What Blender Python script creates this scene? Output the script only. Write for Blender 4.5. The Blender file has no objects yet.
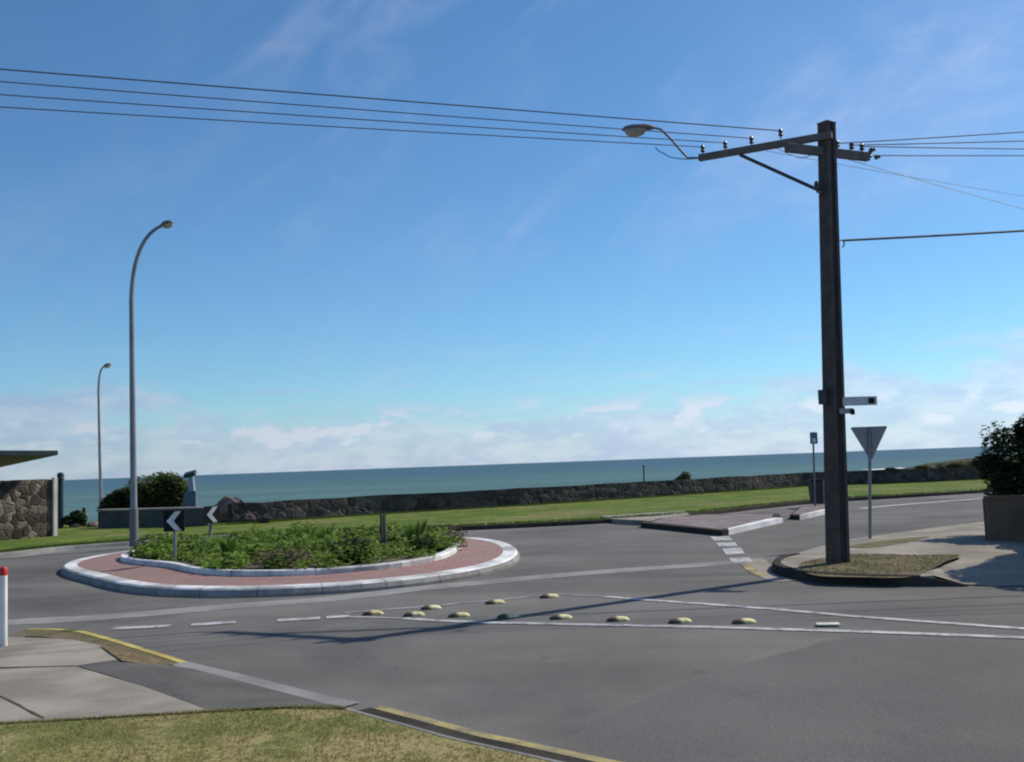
import bpy, math, random
from mathutils import Vector, Matrix, noise
random.seed(7)
S = bpy.context.scene
COL = S.collection
R = math.radians

# ---------------------------------------------------------------- camera, sky, sun, exposure
FPX, PITCH, ROLL, CAMH = 1000.0, 4.72, -2.09, 2.0
cd = bpy.data.cameras.new('camera'); cam = bpy.data.objects.new('camera', cd); COL.objects.link(cam)
cd.sensor_width = 36.0; cd.lens = FPX * 36.0 / 1024.0; cd.clip_start = 0.1; cd.clip_end = 150000
CR = Matrix.Rotation(R(90 + PITCH), 3, 'X') @ Matrix.Rotation(R(ROLL), 3, 'Z')
cam.matrix_world = Matrix.Translation((0, 0, CAMH)) @ CR.to_4x4()
S.camera = cam
S.render.resolution_x, S.render.resolution_y = 1024, 762
S.view_settings.view_transform = 'Standard'; S.view_settings.look = 'None'
S.view_settings.gamma = 1; S.view_settings.use_curve_mapping = False
S.view_settings.exposure = 0.17
S.cycles.pixel_filter_type = 'BLACKMAN_HARRIS'; S.cycles.filter_width = 2.1
SUN_EL, SUN_AZ = 39.8, 56.0          # azimuth measured from +Y towards +X
sd = Vector((math.sin(R(SUN_AZ)) * math.cos(R(SUN_EL)), math.cos(R(SUN_AZ)) * math.cos(R(SUN_EL)), math.sin(R(SUN_EL))))
sl = bpy.data.lights.new('sun', 'SUN'); sl.energy = 4.4; sl.angle = R(0.5); sl.color = (1.0, 0.925, 0.80)
so = bpy.data.objects.new('sun', sl); COL.objects.link(so); so.rotation_euler = sd.to_track_quat('Z', 'Y').to_euler()
so.location = (60, 45, 60)

def nd(nt, t, **kw):
    n = nt.nodes.new(t)
    for k, v in kw.items():
        if hasattr(n, k): setattr(n, k, v)
        else: n.inputs[k].default_value = v
    return n

def M_(nt, op, a, b=None, c=None):
    n = nt.nodes.new('ShaderNodeMath'); n.operation = op
    for i, v in enumerate((a, b, c)):
        if v is None: continue
        if isinstance(v, (int, float)): n.inputs[i].default_value = v
        else: nt.links.new(v, n.inputs[i])
    return n.outputs[0]

def maprange(nt, v, a, b, c=0.0, d=1.0, smooth=True):
    n = nt.nodes.new('ShaderNodeMapRange'); n.interpolation_type = 'SMOOTHSTEP' if smooth else 'LINEAR'
    for i, x in ((0, v), (1, a), (2, b), (3, c), (4, d)):
        if isinstance(x, (int, float)): n.inputs[i].default_value = x
        else: nt.links.new(x, n.inputs[i])
    return n.outputs[0]

def comb(nt, x, y, z):
    n = nt.nodes.new('ShaderNodeCombineXYZ')
    for i, v in enumerate((x, y, z)):
        if isinstance(v, (int, float)): n.inputs[i].default_value = v
        else: nt.links.new(v, n.inputs[i])
    return n.outputs[0]

def noi(nt, vec, scale, detail=5, rough=0.55, dist=0.0):
    n = nt.nodes.new('ShaderNodeTexNoise'); nt.links.new(vec, n.inputs['Vector'])
    n.inputs['Scale'].default_value = scale; n.inputs['Detail'].default_value = detail
    n.inputs['Roughness'].default_value = rough; n.inputs['Distortion'].default_value = dist
    return n.outputs['Fac']

w = bpy.data.worlds.new('World'); S.world = w; w.use_nodes = True
nt = w.node_tree; nt.nodes.clear()
sky = nd(nt, 'ShaderNodeTexSky', sky_type='NISHITA', sun_disc=False)
sky.sun_elevation = R(SUN_EL); sky.sun_rotation = R(SUN_AZ)
sky.air_density = 1.0; sky.dust_density = 0.1; sky.ozone_density = 1.6; sky.altitude = 0
tc = nd(nt, 'ShaderNodeTexCoord'); sx = nd(nt, 'ShaderNodeSeparateXYZ'); nt.links.new(tc.outputs['Generated'], sx.inputs[0])
az = M_(nt, 'ARCTAN2', sx.outputs[0], sx.outputs[1]); el = M_(nt, 'ARCSINE', sx.outputs[2])
# low cumulus bank near the horizon
v1 = comb(nt, M_(nt, 'MULTIPLY', az, 1.0), M_(nt, 'MULTIPLY', el, 3.2), 0.0)
n1 = noi(nt, v1, 7.0, 8, 0.58, 0.2)
v1b = comb(nt, az, 3.7, 0.0)
n1b = noi(nt, v1b, 3.4, 3, 0.5)
# bank top: taller at left and right of the view, lower in the middle
side = maprange(nt, az, 0.05, 0.5, 0.0, 0.045)
sidel = maprange(nt, az, -0.22, -0.42, 0.0, 0.034)
top = M_(nt, 'ADD', M_(nt, 'ADD', M_(nt, 'MULTIPLY', n1b, 0.05), 0.022), M_(nt, 'ADD', side, sidel))
hfac = M_(nt, 'DIVIDE', el, top)
shape = M_(nt, 'SUBTRACT', M_(nt, 'ADD', n1, 0.30), M_(nt, 'MULTIPLY', M_(nt, 'POWER', M_(nt, 'MAXIMUM', hfac, 0.0), 1.6), 0.34))
m1 = maprange(nt, shape, 0.40, 0.62)
low = M_(nt, 'MAXIMUM', M_(nt, 'MULTIPLY', m1, 0.62), maprange(nt, el, 0.075, 0.0, 0.0, 0.72))
# mid-level flat streaks on the left
v3 = comb(nt, M_(nt, 'MULTIPLY', az, 1.0), M_(nt, 'MULTIPLY', el, 9.0), 5.0)
n3 = noi(nt, v3, 5.0, 6, 0.55, 0.3)
m3 = M_(nt, 'MULTIPLY', maprange(nt, n3, 0.52, 0.72), M_(nt, 'MULTIPLY', maprange(nt, el, 0.14, 0.07), 0.45))
# high thin wisps running diagonally
u = M_(nt, 'ADD', M_(nt, 'MULTIPLY', az, 0.8), M_(nt, 'MULTIPLY', el, -1.0))
v = M_(nt, 'ADD', M_(nt, 'MULTIPLY', az, 1.0), M_(nt, 'MULTIPLY', el, 0.8))
v2 = comb(nt, M_(nt, 'MULTIPLY', u, 4.2), M_(nt, 'MULTIPLY', v, 1.3), 2.0)
n2 = noi(nt, v2, 2.6, 7, 0.55, 0.6)
v2b = comb(nt, az, el, 9.0)
n2b = noi(nt, v2b, 4.0, 3, 0.5)
m2 = M_(nt, 'MULTIPLY', maprange(nt, n2, 0.42, 0.76), M_(nt, 'MULTIPLY', maprange(nt, n2b, 0.34, 0.66), maprange(nt, az, -0.5, -0.25, 0.12, 0.30)))
# a soft veil of cirrus high on the right
veil = M_(nt, 'MULTIPLY', M_(nt, 'MULTIPLY', maprange(nt, az, 0.12, 0.48), maprange(nt, el, 0.16, 0.30)), maprange(nt, n2b, 0.3, 0.75, 0.05, 0.30))
# small separate cumulus heads with flat bases, low over the water
vp = comb(nt, M_(nt, 'MULTIPLY', az, 1.0), M_(nt, 'MULTIPLY', el, 2.2), 7.0)
npf = noi(nt, vp, 19.0, 6, 0.52, 0.1)
puff = M_(nt, 'MULTIPLY', maprange(nt, npf, 0.48, 0.62), M_(nt, 'MULTIPLY', maprange(nt, el, 0.016, 0.026), maprange(nt, el, 0.075, 0.045)))
mask = M_(nt, 'MINIMUM', M_(nt, 'ADD', M_(nt, 'ADD', M_(nt, 'MAXIMUM', M_(nt, 'MAXIMUM', low, M_(nt, 'MULTIPLY', puff, 0.88)), m3), m2), veil), 0.9)
# cumulus have brighter heads and greyer bases
v4 = comb(nt, az, M_(nt, 'MULTIPLY', el, 2.6), 1.0)
n4 = noi(nt, v4, 17.0, 6, 0.6, 0.1)
ccol = nd(nt, 'ShaderNodeMix', data_type='RGBA')
nt.links.new(M_(nt, 'MAXIMUM', M_(nt, 'MULTIPLY', maprange(nt, n4, 0.38, 0.66), 0.75), puff), ccol.inputs[0])
ccol.inputs[6].default_value = (0.47, 0.56, 0.82, 1); ccol.inputs[7].default_value = (0.71, 0.775, 0.91, 1)
tint = nd(nt, 'ShaderNodeMix', data_type='RGBA', blend_type='MULTIPLY'); tint.inputs[0].default_value = 1
nt.links.new(sky.outputs[0], tint.inputs[6]); tint.inputs[7].default_value = (0.64, 0.985, 1.25, 1)
b1 = nd(nt, 'ShaderNodeBackground', Strength=0.083); nt.links.new(tint.outputs[2], b1.inputs[0])
b2 = nd(nt, 'ShaderNodeBackground', Strength=0.88); nt.links.new(ccol.outputs[2], b2.inputs[0])
# clouds nearer the sun are lit more strongly
nt.links.new(maprange(nt, az, -0.5, 0.5, 0.66, 1.02, False), b2.inputs[1])
ms = nd(nt, 'ShaderNodeMixShader'); nt.links.new(mask, ms.inputs[0]); nt.links.new(b1.outputs[0], ms.inputs[1]); nt.links.new(b2.outputs[0], ms.inputs[2])
wo = nd(nt, 'ShaderNodeOutputWorld'); nt.links.new(ms.outputs[0], wo.inputs[0])

# ---------------------------------------------------------------- helpers
def ray(x, y):
    return CR @ Vector(((x - 512) / FPX, (381 - y) / FPX, -1.0))
def P(x, y, z=0.0):
    d = ray(x, y); t = (z - CAMH) / d.z
    return Vector((0, 0, CAMH)) + d * t
def PY(x, y, Y):
    d = ray(x, y); return Vector((0, 0, CAMH)) + d * (Y / d.y)

class MB:
    def __init__(s): s.v = []; s.f = []; s.m = []
    def face(s, pts, m=0):
        i = len(s.v); s.v += [tuple(p) for p in pts]; s.f.append(tuple(range(i, i + len(pts)))); s.m.append(m)
    def prism(s, base, top, m=0, mtop=None, cap=True):
        n = len(base); i = len(s.v); s.v += [tuple(p) for p in base] + [tuple(p) for p in top]
        for k in range(n):
            j = (k + 1) % n; s.f.append((i + k, i + j, i + n + j, i + n + k)); s.m.append(m)
        if cap:
            s.f.append(tuple(i + n + k for k in range(n))); s.m.append(m if mtop is None else mtop)
            s.f.append(tuple(i + k for k in reversed(range(n)))); s.m.append(m)
    def box(s, c, d, rz=0.0, m=0, mat=None):
        x, y, z = d[0] / 2, d[1] / 2, d[2] / 2
        q = [Vector(p) for p in ((-x, -y, -z), (x, -y, -z), (x, y, -z), (-x, y, -z), (-x, -y, z), (x, -y, z), (x, y, z), (-x, y, z))]
        rot = mat if mat is not None else Matrix.Rotation(rz, 3, 'Z')
        q = [rot @ p + Vector(c) for p in q]; s.prism(q[:4], q[4:], m)
    def tube(s, pts, r, n=10, m=0):
        pts = [Vector(p) for p in pts]; rs = r if isinstance(r, (list, tuple)) else [r] * len(pts)
        i0 = len(s.v); ref = None
        for k, p in enumerate(pts):
            t = (pts[min(k + 1, len(pts) - 1)] - pts[max(k - 1, 0)]).normalized()
            if ref is None: ref = t.orthogonal().normalized()
            ref = (ref - t * ref.dot(t)).normalized(); b = t.cross(ref)
            for a in range(n):
                an = 2 * math.pi * a / n; s.v.append(tuple(p + (ref * math.cos(an) + b * math.sin(an)) * rs[k]))
        for k in range(len(pts) - 1):
            for a in range(n):
                j = (a + 1) % n; s.f.append((i0 + k * n + a, i0 + k * n + j, i0 + (k + 1) * n + j, i0 + (k + 1) * n + a)); s.m.append(m)
        s.f.append(tuple(i0 + a for a in reversed(range(n)))); s.m.append(m)
        l = i0 + (len(pts) - 1) * n; s.f.append(tuple(l + a for a in range(n))); s.m.append(m)
    def lathe(s, c, prof, n=14, m=0, mat=None):
        i0 = len(s.v); c = Vector(c)
        for (r, z) in prof:
            for a in range(n):
                an = 2 * math.pi * a / n; p = Vector((r * math.cos(an), r * math.sin(an), z))
                s.v.append(tuple(c + (mat @ p if mat is not None else p)))
        for k in range(len(prof) - 1):
            for a in range(n):
                j = (a + 1) % n; s.f.append((i0 + k * n + a, i0 + k * n + j, i0 + (k + 1) * n + j, i0 + (k + 1) * n + a)); s.m.append(m)
        s.f.append(tuple(i0 + a for a in reversed(range(n)))); s.m.append(m)
        l = i0 + (len(prof) - 1) * n; s.f.append(tuple(l + a for a in range(n))); s.m.append(m)
    def build(s, name, mats, parent=None, smooth=False, bevel=0.0, fixn=False):
        me = bpy.data.meshes.new(name)
        org = Vector((0, 0, 0))
        if parent is not None: org = parent.matrix_world.translation if False else Vector(parent['_org'])
        elif s.v:
            org = Vector((sum(p[0] for p in s.v) / len(s.v), sum(p[1] for p in s.v) / len(s.v), min(p[2] for p in s.v)))
        me.from_pydata([tuple(Vector(p) - org) for p in s.v], [], s.f)
        for mt in (mats if isinstance(mats, (list, tuple)) else [mats]): me.materials.append(mt)
        me.polygons.foreach_set('material_index', s.m)
        if smooth: me.polygons.foreach_set('use_smooth', [True] * len(s.f))
        me.update()
        o = bpy.data.objects.new(name, me); COL.objects.link(o)
        if parent is None: o.location = org
        else: o.parent = parent
        o['_org'] = tuple(org)
        if bevel:
            b = o.modifiers.new('bevel', 'BEVEL'); b.width = bevel; b.segments = 2; b.limit_method = 'ANGLE'
        if smooth:
            e = o.modifiers.new('ws', 'EDGE_SPLIT'); e.split_angle = R(40)
        return o

def empty(name, loc):
    o = bpy.data.objects.new(name, None); COL.objects.link(o); o.location = loc; o['_org'] = tuple(loc); o.empty_display_size = .2
    return o
def tag(o, label, cat, group=None):
    o['label'] = label; o['category'] = cat
    if group: o['group'] = group
    return o
def struct(o): o['kind'] = 'structure'; return o
def stuff(o, label, cat): o['kind'] = 'stuff'; return tag(o, label, cat)

def mat(name, col, rough=0.8, var=0.0, scale=3.0, col2=None, bump=0.0, bscale=60.0, metal=0.0, spec=0.3, grain=0.0, grain_scale=150.0, patch=None):
    m = bpy.data.materials.new(name); m.use_nodes = True; nt = m.node_tree
    bs = nt.nodes['Principled BSDF']; bs.inputs['Roughness'].default_value = rough; bs.inputs['Metallic'].default_value = metal
    bs.inputs['Specular IOR Level'].default_value = spec if rough < .85 else .06
    t = nd(nt, 'ShaderNodeTexCoord').outputs['Object']
    g = nd(nt, 'ShaderNodeNewGeometry').outputs['Position']
    c1 = col; c2 = col2 or tuple(c * (1 - var) for c in col)
    mx = nd(nt, 'ShaderNodeMix', data_type='RGBA'); mx.inputs[6].default_value = (*c1, 1); mx.inputs[7].default_value = (*c2, 1)
    nt.links.new(maprange(nt, noi(nt, g, scale, 6, 0.6), 0.34, 0.66), mx.inputs[0]); out = mx.outputs[2]
    if patch:
        pc, ps, a, b, amt = patch
        mp = nd(nt, 'ShaderNodeMix', data_type='RGBA'); nt.links.new(out, mp.inputs[6]); mp.inputs[7].default_value = (*pc, 1)
        nt.links.new(M_(nt, 'MULTIPLY', maprange(nt, noi(nt, g, ps, 5, 0.6, 0.4), a, b), amt), mp.inputs[0]); out = mp.outputs[2]
    if grain:
        mg = nd(nt, 'ShaderNodeMix', data_type='RGBA', blend_type='MULTIPLY'); mg.inputs[0].default_value = 1
        gv = maprange(nt, noi(nt, g, grain_scale, 3, 0.7), 0.3, 0.7, 1 - grain, 1 + grain, False)
        nt.links.new(out, mg.inputs[6]); nt.links.new(comb(nt, gv, gv, gv), mg.inputs[7]); out = mg.outputs[2]
    nt.links.new(out, bs.inputs['Base Color'])
    if bump:
        bn = nd(nt, 'ShaderNodeBump', Strength=bump, Distance=0.02); nt.links.new(noi(nt, g, bscale, 4, 0.65), bn.inputs['Height'])
        nt.links.new(bn.outputs[0], bs.inputs['Normal'])
    return m

def leafmat(name, cols, rough=0.5, trans=0.25):
    m = bpy.data.materials.new(name); m.use_nodes = True; nt = m.node_tree
    bs = nt.nodes['Principled BSDF']; bs.inputs['Roughness'].default_value = rough; bs.inputs['Specular IOR Level'].default_value = 0.15
    g = nd(nt, 'ShaderNodeNewGeometry'); r = nd(nt, 'ShaderNodeValToRGB'); nt.links.new(g.outputs['Random Per Island'], r.inputs[0])
    el = r.color_ramp.elements
    while len(el) < len(cols): el.new(0.5)
    for i, c in enumerate(cols): el[i].position = i / (len(cols) - 1); el[i].color = (*c, 1)
    nt.links.new(r.outputs[0], bs.inputs['Base Color'])
    tr = nd(nt, 'ShaderNodeBsdfTranslucent'); nt.links.new(r.outputs[0], tr.inputs[0])
    mx = nd(nt, 'ShaderNodeMixShader'); mx.inputs[0].default_value = trans
    nt.links.new(bs.outputs[0], mx.inputs[1]); nt.links.new(tr.outputs[0], mx.inputs[2])
    nt.links.new(mx.outputs[0], nt.nodes['Material Output'].inputs[0])
    return m

MT = dict(
    asphalt=mat('asphalt', (.162, .156, .149), .9, scale=.28, col2=(.128, .123, .118), bump=.35, bscale=90, grain=.26, grain_scale=60, patch=((.088, .086, .085), .16, .50, .64, .7)),
    asphalt_new=mat('asphalt_patch', (.125, .121, .115), .92, scale=1.2, col2=(.09, .088, .085), bump=.4, bscale=80, grain=.25, grain_scale=60),
    asphalt_dark=mat('asphalt_resurfaced', (.138, .134, .129), .9, scale=.4, col2=(.118, .115, .111), bump=.4, bscale=80, grain=.28, grain_scale=55, patch=((.10, .098, .096), .5, .5, .66, .5)),
    soil=mat('soil', (.14, .12, .09), .95, var=.4, scale=1.5, bump=.4, bscale=30),
    concrete=mat('path_concrete', (.31, .283, .24), .9, scale=.9, col2=(.20, .183, .155), bump=.15, bscale=60, grain=.12, grain_scale=60, patch=((.19, .17, .14), .9, .55, .72, .5)),
    drain=mat('drain_concrete', (.27, .265, .26), .9, scale=.9, col2=(.19, .187, .183), bump=.2, bscale=60, grain=.15, grain_scale=60),
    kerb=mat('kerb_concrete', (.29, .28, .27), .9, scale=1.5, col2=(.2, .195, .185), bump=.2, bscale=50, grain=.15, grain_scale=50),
    kerbdark=mat('kerb_stained_shaded', (.06, .054, .046), .95, scale=2.2, col2=(.035, .032, .028), bump=.3, bscale=50, grain=.25, grain_scale=45),
    kerbwhite=mat('kerb_white_paint', (.76, .76, .76), .7, scale=1.2, col2=(.55, .55, .55), grain=.12, grain_scale=30, patch=((.30, .29, .28), .7, .48, .62, .8)),
    yellow=mat('worn_yellow_paint', (.40, .33, .14), .85, scale=2.5, col2=(.27, .235, .14), grain=.2, grain_scale=40, patch=((.14, .13, .11), 3.0, .48, .64, .8)),
    yellowkerb=mat('kerb_yellow_paint', (.50, .42, .13), .85, scale=2.5, col2=(.33, .26, .10), grain=.2, grain_scale=40, patch=((.16, .11, .07), 2.5, .55, .7, .6)),
    line=mat('road_paint', (.46, .46, .46), .75, scale=2.0, col2=(.34, .34, .34), grain=.2, grain_scale=50, patch=((.15, .15, .15), 5.0, .47, .62, .8)),
    linefaint=mat('road_paint_worn', (.33, .33, .33), .8, scale=3.0, col2=(.22, .22, .22), grain=.2, grain_scale=50, patch=((.12, .12, .12), 3.0, .45, .65, .85)),
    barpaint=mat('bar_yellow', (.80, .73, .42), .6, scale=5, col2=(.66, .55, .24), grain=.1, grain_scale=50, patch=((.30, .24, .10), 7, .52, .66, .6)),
    barpale=mat('bar_pale', (.66, .64, .55), .6, scale=6, col2=(.5, .48, .4)),
    lawn=mat('lawn', (.125, .165, .034), .95, scale=.55, col2=(.075, .118, .024), bump=.8, bscale=25, grain=.4, grain_scale=4.5, patch=((.19, .17, .08), .22, .50, .64, .75)),
    verge=mat('dry_lawn', (.24, .22, .085), .95, scale=1.4, col2=(.32, .26, .13), bump=.9, bscale=40, grain=.35, grain_scale=30, patch=((.12, .14, .04), .8, .48, .62, .85)),
    vergedry=mat('bare_verge', (.175, .14, .09), .95, scale=2.0, col2=(.115, .11, .06), bump=.7, bscale=40, grain=.3, grain_scale=30),
    sand=mat('sand', (.36, .30, .22), .95, var=.25, scale=.2, bump=.3, bscale=5),
    dune=mat('dune_scrub', (.05, .042, .03), .95, scale=.35, col2=(.08, .064, .048), bump=.8, bscale=2.5, grain=.35, grain_scale=1.6, patch=((.045, .055, .025), .3, .5, .6, .8)),
    galv=mat('galvanised_steel', (.24, .25, .28), .55, var=.2, scale=2, metal=.35, spec=.5),
    greypaint=mat('grey_painted_steel', (.17, .165, .17), .6, var=.2, scale=3, spec=.4),
    darksteel=mat('dark_steel', (.05, .05, .055), .6, var=.3, scale=4, spec=.4),
    rust=mat('rusty_channel', (.09, .072, .066), .75, scale=3.5, col2=(.06, .05, .048), bump=.35, bscale=25, grain=.25, grain_scale=14, patch=((.13, .065, .04), 2.2, .56, .66, .7)),
    polecon=mat('pole_concrete', (.055, .048, .048), .9, scale=2.0, col2=(.04, .036, .036), bump=.3, bscale=30, grain=.2, grain_scale=30),  # darker than the channels, with the recess shading put into the colour
    timber=mat('crossarm_steel', (.16, .14, .125), .7, var=.3, scale=5, bump=.2, bscale=30),
    porcelain=mat('insulator_brown', (.06, .045, .05), .35, var=.2, scale=8, spec=.6),
    wire=mat('wire', (.085, .10, .13), .6, spec=.4),
    black=mat('sign_black', (.016, .018, .022), .8, var=.3, scale=6, spec=.15),
    signwhite=mat('sign_white', (.62, .64, .66), .5, scale=5, col2=(.5, .5, .5)),
    signback=mat('sign_back_aluminium', (.33, .33, .34), .5, var=.15, scale=6, metal=.3),
    red=mat('red_paint', (.55, .025, .03), .5, var=.2, scale=6),
    white=mat('white_paint', (.78, .78, .76), .55, scale=5, col2=(.66, .65, .62)),
    lens=mat('lamp_lens', (.42, .36, .30), .3, var=.2, scale=6, spec=.6),
    bluegrey=mat('blue_grey_paint', (.09, .14, .19), .6, var=.2, scale=3),
    teal=mat('dark_teal_paint', (.025, .05, .065), .6, var=.3, scale=3),
    wallgrey=mat('wall_grey', (.095, .10, .098), .9, scale=1.2, col2=(.075, .08, .082), bump=.4, bscale=12, grain=.2, grain_scale=8),
    walltop=mat('sunlit_wall_end_pale', (.34, .33, .31), .85, var=.2, scale=2),
    roof=mat('roof_fascia', (.15, .145, .14), .8, var=.2, scale=1),
    fencebrown=mat('rendered_wall', (.17, .12, .085), .9, scale=1.2, col2=(.125, .09, .065), bump=.2, bscale=30),
    bark=mat('bark', (.09, .07, .05), .95, var=.4, scale=8, bump=.5, bscale=30),
    binmat=mat('bin_green', (.035, .04, .035), .6, var=.3, scale=5),
)

def weather_asphalt():
    m = MT['asphalt']; nt = m.node_tree; bs = nt.nodes['Principled BSDF']
    src = bs.inputs['Base Color'].links[0].from_socket
    g = nd(nt, 'ShaderNodeNewGeometry').outputs['Position']; sp = nd(nt, 'ShaderNodeSeparateXYZ'); nt.links.new(g, sp.inputs[0])
    # polished lanes following the cross road
    lane = comb(nt, M_(nt, 'ADD', M_(nt, 'MULTIPLY', sp.outputs[0], .10), M_(nt, 'MULTIPLY', sp.outputs[1], .03)), M_(nt, 'SUBTRACT', M_(nt, 'MULTIPLY', sp.outputs[1], .55), M_(nt, 'MULTIPLY', sp.outputs[0], -.14)), 0)
    k1 = maprange(nt, noi(nt, lane, 1.0, 4, .5, .3), .38, .62, .90, 1.09)
    k2 = maprange(nt, noi(nt, g, 260, 2, .8), .40, .72, .93, 1.22)
    k3 = maprange(nt, noi(nt, g, 38, 3, .7), .30, .46, .78, 1.0)
    st = maprange(nt, noi(nt, g, 1.5, 3, .5, .5), .66, .76, 1.0, .80)
    nv = nt.nodes.new('ShaderNodeTexNoise'); nv.inputs['Scale'].default_value = 1.6; nv.inputs['Detail'].default_value = 4; nt.links.new(g, nv.inputs['Vector'])
    sc = nd(nt, 'ShaderNodeVectorMath', operation='SCALE'); sc.inputs['Scale'].default_value = .9; nt.links.new(nv.outputs['Color'], sc.inputs[0])
    ad = nd(nt, 'ShaderNodeVectorMath', operation='ADD'); nt.links.new(g, ad.inputs[0]); nt.links.new(sc.outputs[0], ad.inputs[1])
    vo = nd(nt, 'ShaderNodeTexVoronoi', feature='DISTANCE_TO_EDGE'); vo.inputs['Scale'].default_value = .32; nt.links.new(ad.outputs[0], vo.inputs['Vector'])
    ck = maprange(nt, vo.outputs[0], .0015, .006, 0.0, 1.0); msk = maprange(nt, noi(nt, g, .35, 3, .5), .45, .58)
    crack = M_(nt, 'SUBTRACT', 1.0, M_(nt, 'MULTIPLY', M_(nt, 'SUBTRACT', 1.0, ck), M_(nt, 'MULTIPLY', msk, .2)))
    tot = M_(nt, 'MULTIPLY', M_(nt, 'MULTIPLY', M_(nt, 'MULTIPLY', k1, k2), M_(nt, 'MULTIPLY', k3, st)), crack)
    mx = nd(nt, 'ShaderNodeMix', data_type='RGBA', blend_type='MULTIPLY'); mx.inputs[0].default_value = 1
    nt.links.new(src, mx.inputs[6]); nt.links.new(comb(nt, tot, tot, tot), mx.inputs[7]); nt.links.new(mx.outputs[2], bs.inputs['Base Color'])
weather_asphalt()

def kerb_joints(m, cx, cy, n):
    """narrow mortar joints between the kerb blocks of the round island"""
    nt = m.node_tree; bs = nt.nodes['Principled BSDF']; src = bs.inputs['Base Color'].links[0].from_socket
    g = nd(nt, 'ShaderNodeNewGeometry').outputs['Position']; sp = nd(nt, 'ShaderNodeSeparateXYZ'); nt.links.new(g, sp.inputs[0])
    a = M_(nt, 'ARCTAN2', M_(nt, 'SUBTRACT', sp.outputs[1], cy), M_(nt, 'SUBTRACT', sp.outputs[0], cx))
    f = M_(nt, 'FRACT', M_(nt, 'ADD', M_(nt, 'MULTIPLY', a, n / 6.2832), 100.0))
    k = maprange(nt, M_(nt, 'ABSOLUTE', M_(nt, 'SUBTRACT', f, .5)), .475, .492, 1.0, .62)
    d = maprange(nt, noi(nt, g, 9, 4, .7), .30, .52, .72, 1.0)
    k = M_(nt, 'MULTIPLY', k, d)
    mx = nd(nt, 'ShaderNodeMix', data_type='RGBA', blend_type='MULTIPLY'); mx.inputs[0].default_value = 1
    nt.links.new(src, mx.inputs[6]); nt.links.new(comb(nt, k, k, k), mx.inputs[7]); nt.links.new(mx.outputs[2], bs.inputs['Base Color'])

def stone_mat(name, c1, c2, c3, scale):
    m = bpy.data.materials.new(name); m.use_nodes = True; nt = m.node_tree; bs = nt.nodes['Principled BSDF']
    bs.inputs['Roughness'].default_value = .9; bs.inputs['Specular IOR Level'].default_value = .2
    g = nd(nt, 'ShaderNodeNewGeometry').outputs['Position']
    nn = nt.nodes.new('ShaderNodeTexNoise'); nn.inputs['Scale'].default_value = scale * 1.3; nn.inputs['Detail'].default_value = 3; nt.links.new(g, nn.inputs['Vector'])
    va = nd(nt, 'ShaderNodeVectorMath', operation='SCALE'); va.inputs['Scale'].default_value = .75 / scale; nt.links.new(nn.outputs['Color'], va.inputs[0])
    vb = nd(nt, 'ShaderNodeVectorMath', operation='ADD'); nt.links.new(g, vb.inputs[0]); nt.links.new(va.outputs[0], vb.inputs[1]); g = vb.outputs[0]
    vo = nd(nt, 'ShaderNodeTexVoronoi'); vo.inputs['Scale'].default_value = scale; nt.links.new(g, vo.inputs['Vector'])
    sp = nd(nt, 'ShaderNodeSeparateColor'); nt.links.new(vo.outputs['Color'], sp.inputs[0])
    r = nd(nt, 'ShaderNodeValToRGB'); nt.links.new(sp.outputs[0], r.inputs[0])
    r.color_ramp.elements.new(.5)
    for e, c, p in zip(r.color_ramp.elements, (c1, c2, c3), (.1, .55, .95)): e.position = p; e.color = (*c, 1)
    mg = nd(nt, 'ShaderNodeMix', data_type='RGBA', blend_type='MULTIPLY'); mg.inputs[0].default_value = 1
    gv = maprange(nt, noi(nt, g, 6, 4, .6), .3, .7, .65, 1.3, False); nt.links.new(r.outputs[0], mg.inputs[6]); nt.links.new(comb(nt, gv, gv, gv), mg.inputs[7])
    nt.links.new(mg.outputs[2], bs.inputs['Base Color'])
    ve = nd(nt, 'ShaderNodeTexVoronoi', feature='DISTANCE_TO_EDGE'); ve.inputs['Scale'].default_value = scale; nt.links.new(g, ve.inputs['Vector'])
    bn = nd(nt, 'ShaderNodeBump', Strength=.6, Distance=.06); nt.links.new(maprange(nt, ve.outputs[0], 0, .15), bn.inputs['Height']); nt.links.new(bn.outputs[0], bs.inputs['Normal'])
    return m
MT['seawall'] = stone_mat('seawall_stone', (.040, .037, .036), (.066, .058, .053), (.105, .09, .075), 2.6)
MT['shelterstone'] = stone_mat('shelter_stone', (.035, .028, .022), (.075, .06, .045), (.19, .16, .12), 3.6)
MT['boulder'] = stone_mat('boulder_stone', (.13, .095, .085), (.2, .15, .13), (.27, .2, .17), .8)

def brick_mat():
    m = bpy.data.materials.new('red_pavers'); m.use_nodes = True; nt = m.node_tree; bs = nt.nodes['Principled BSDF']
    bs.inputs['Roughness'].default_value = .9; bs.inputs['Specular IOR Level'].default_value = .2
    g = nd(nt, 'ShaderNodeNewGeometry').outputs['Position']
    b = nd(nt, 'ShaderNodeTexBrick'); nt.links.new(g, b.inputs['Vector']); b.inputs['Scale'].default_value = 2.2
    b.inputs['Color1'].default_value = (.36, .20, .18, 1); b.inputs['Color2'].default_value = (.26, .15, .14, 1); b.inputs['Mortar'].default_value = (.17, .13, .12, 1)
    b.inputs['Mortar Size'].default_value = .025; b.inputs['Bias'].default_value = 0.1
    mp = nd(nt, 'ShaderNodeMix', data_type='RGBA'); nt.links.new(b.outputs[0], mp.inputs[6]); mp.inputs[7].default_value = (.22, .165, .14, 1)
    nt.links.new(maprange(nt, noi(nt, g, .9, 5, .6), .42, .68, 0, .7), mp.inputs[0])
    nt.links.new(mp.outputs[2], bs.inputs['Base Color']); return m
MT['pavers'] = brick_mat()
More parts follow.
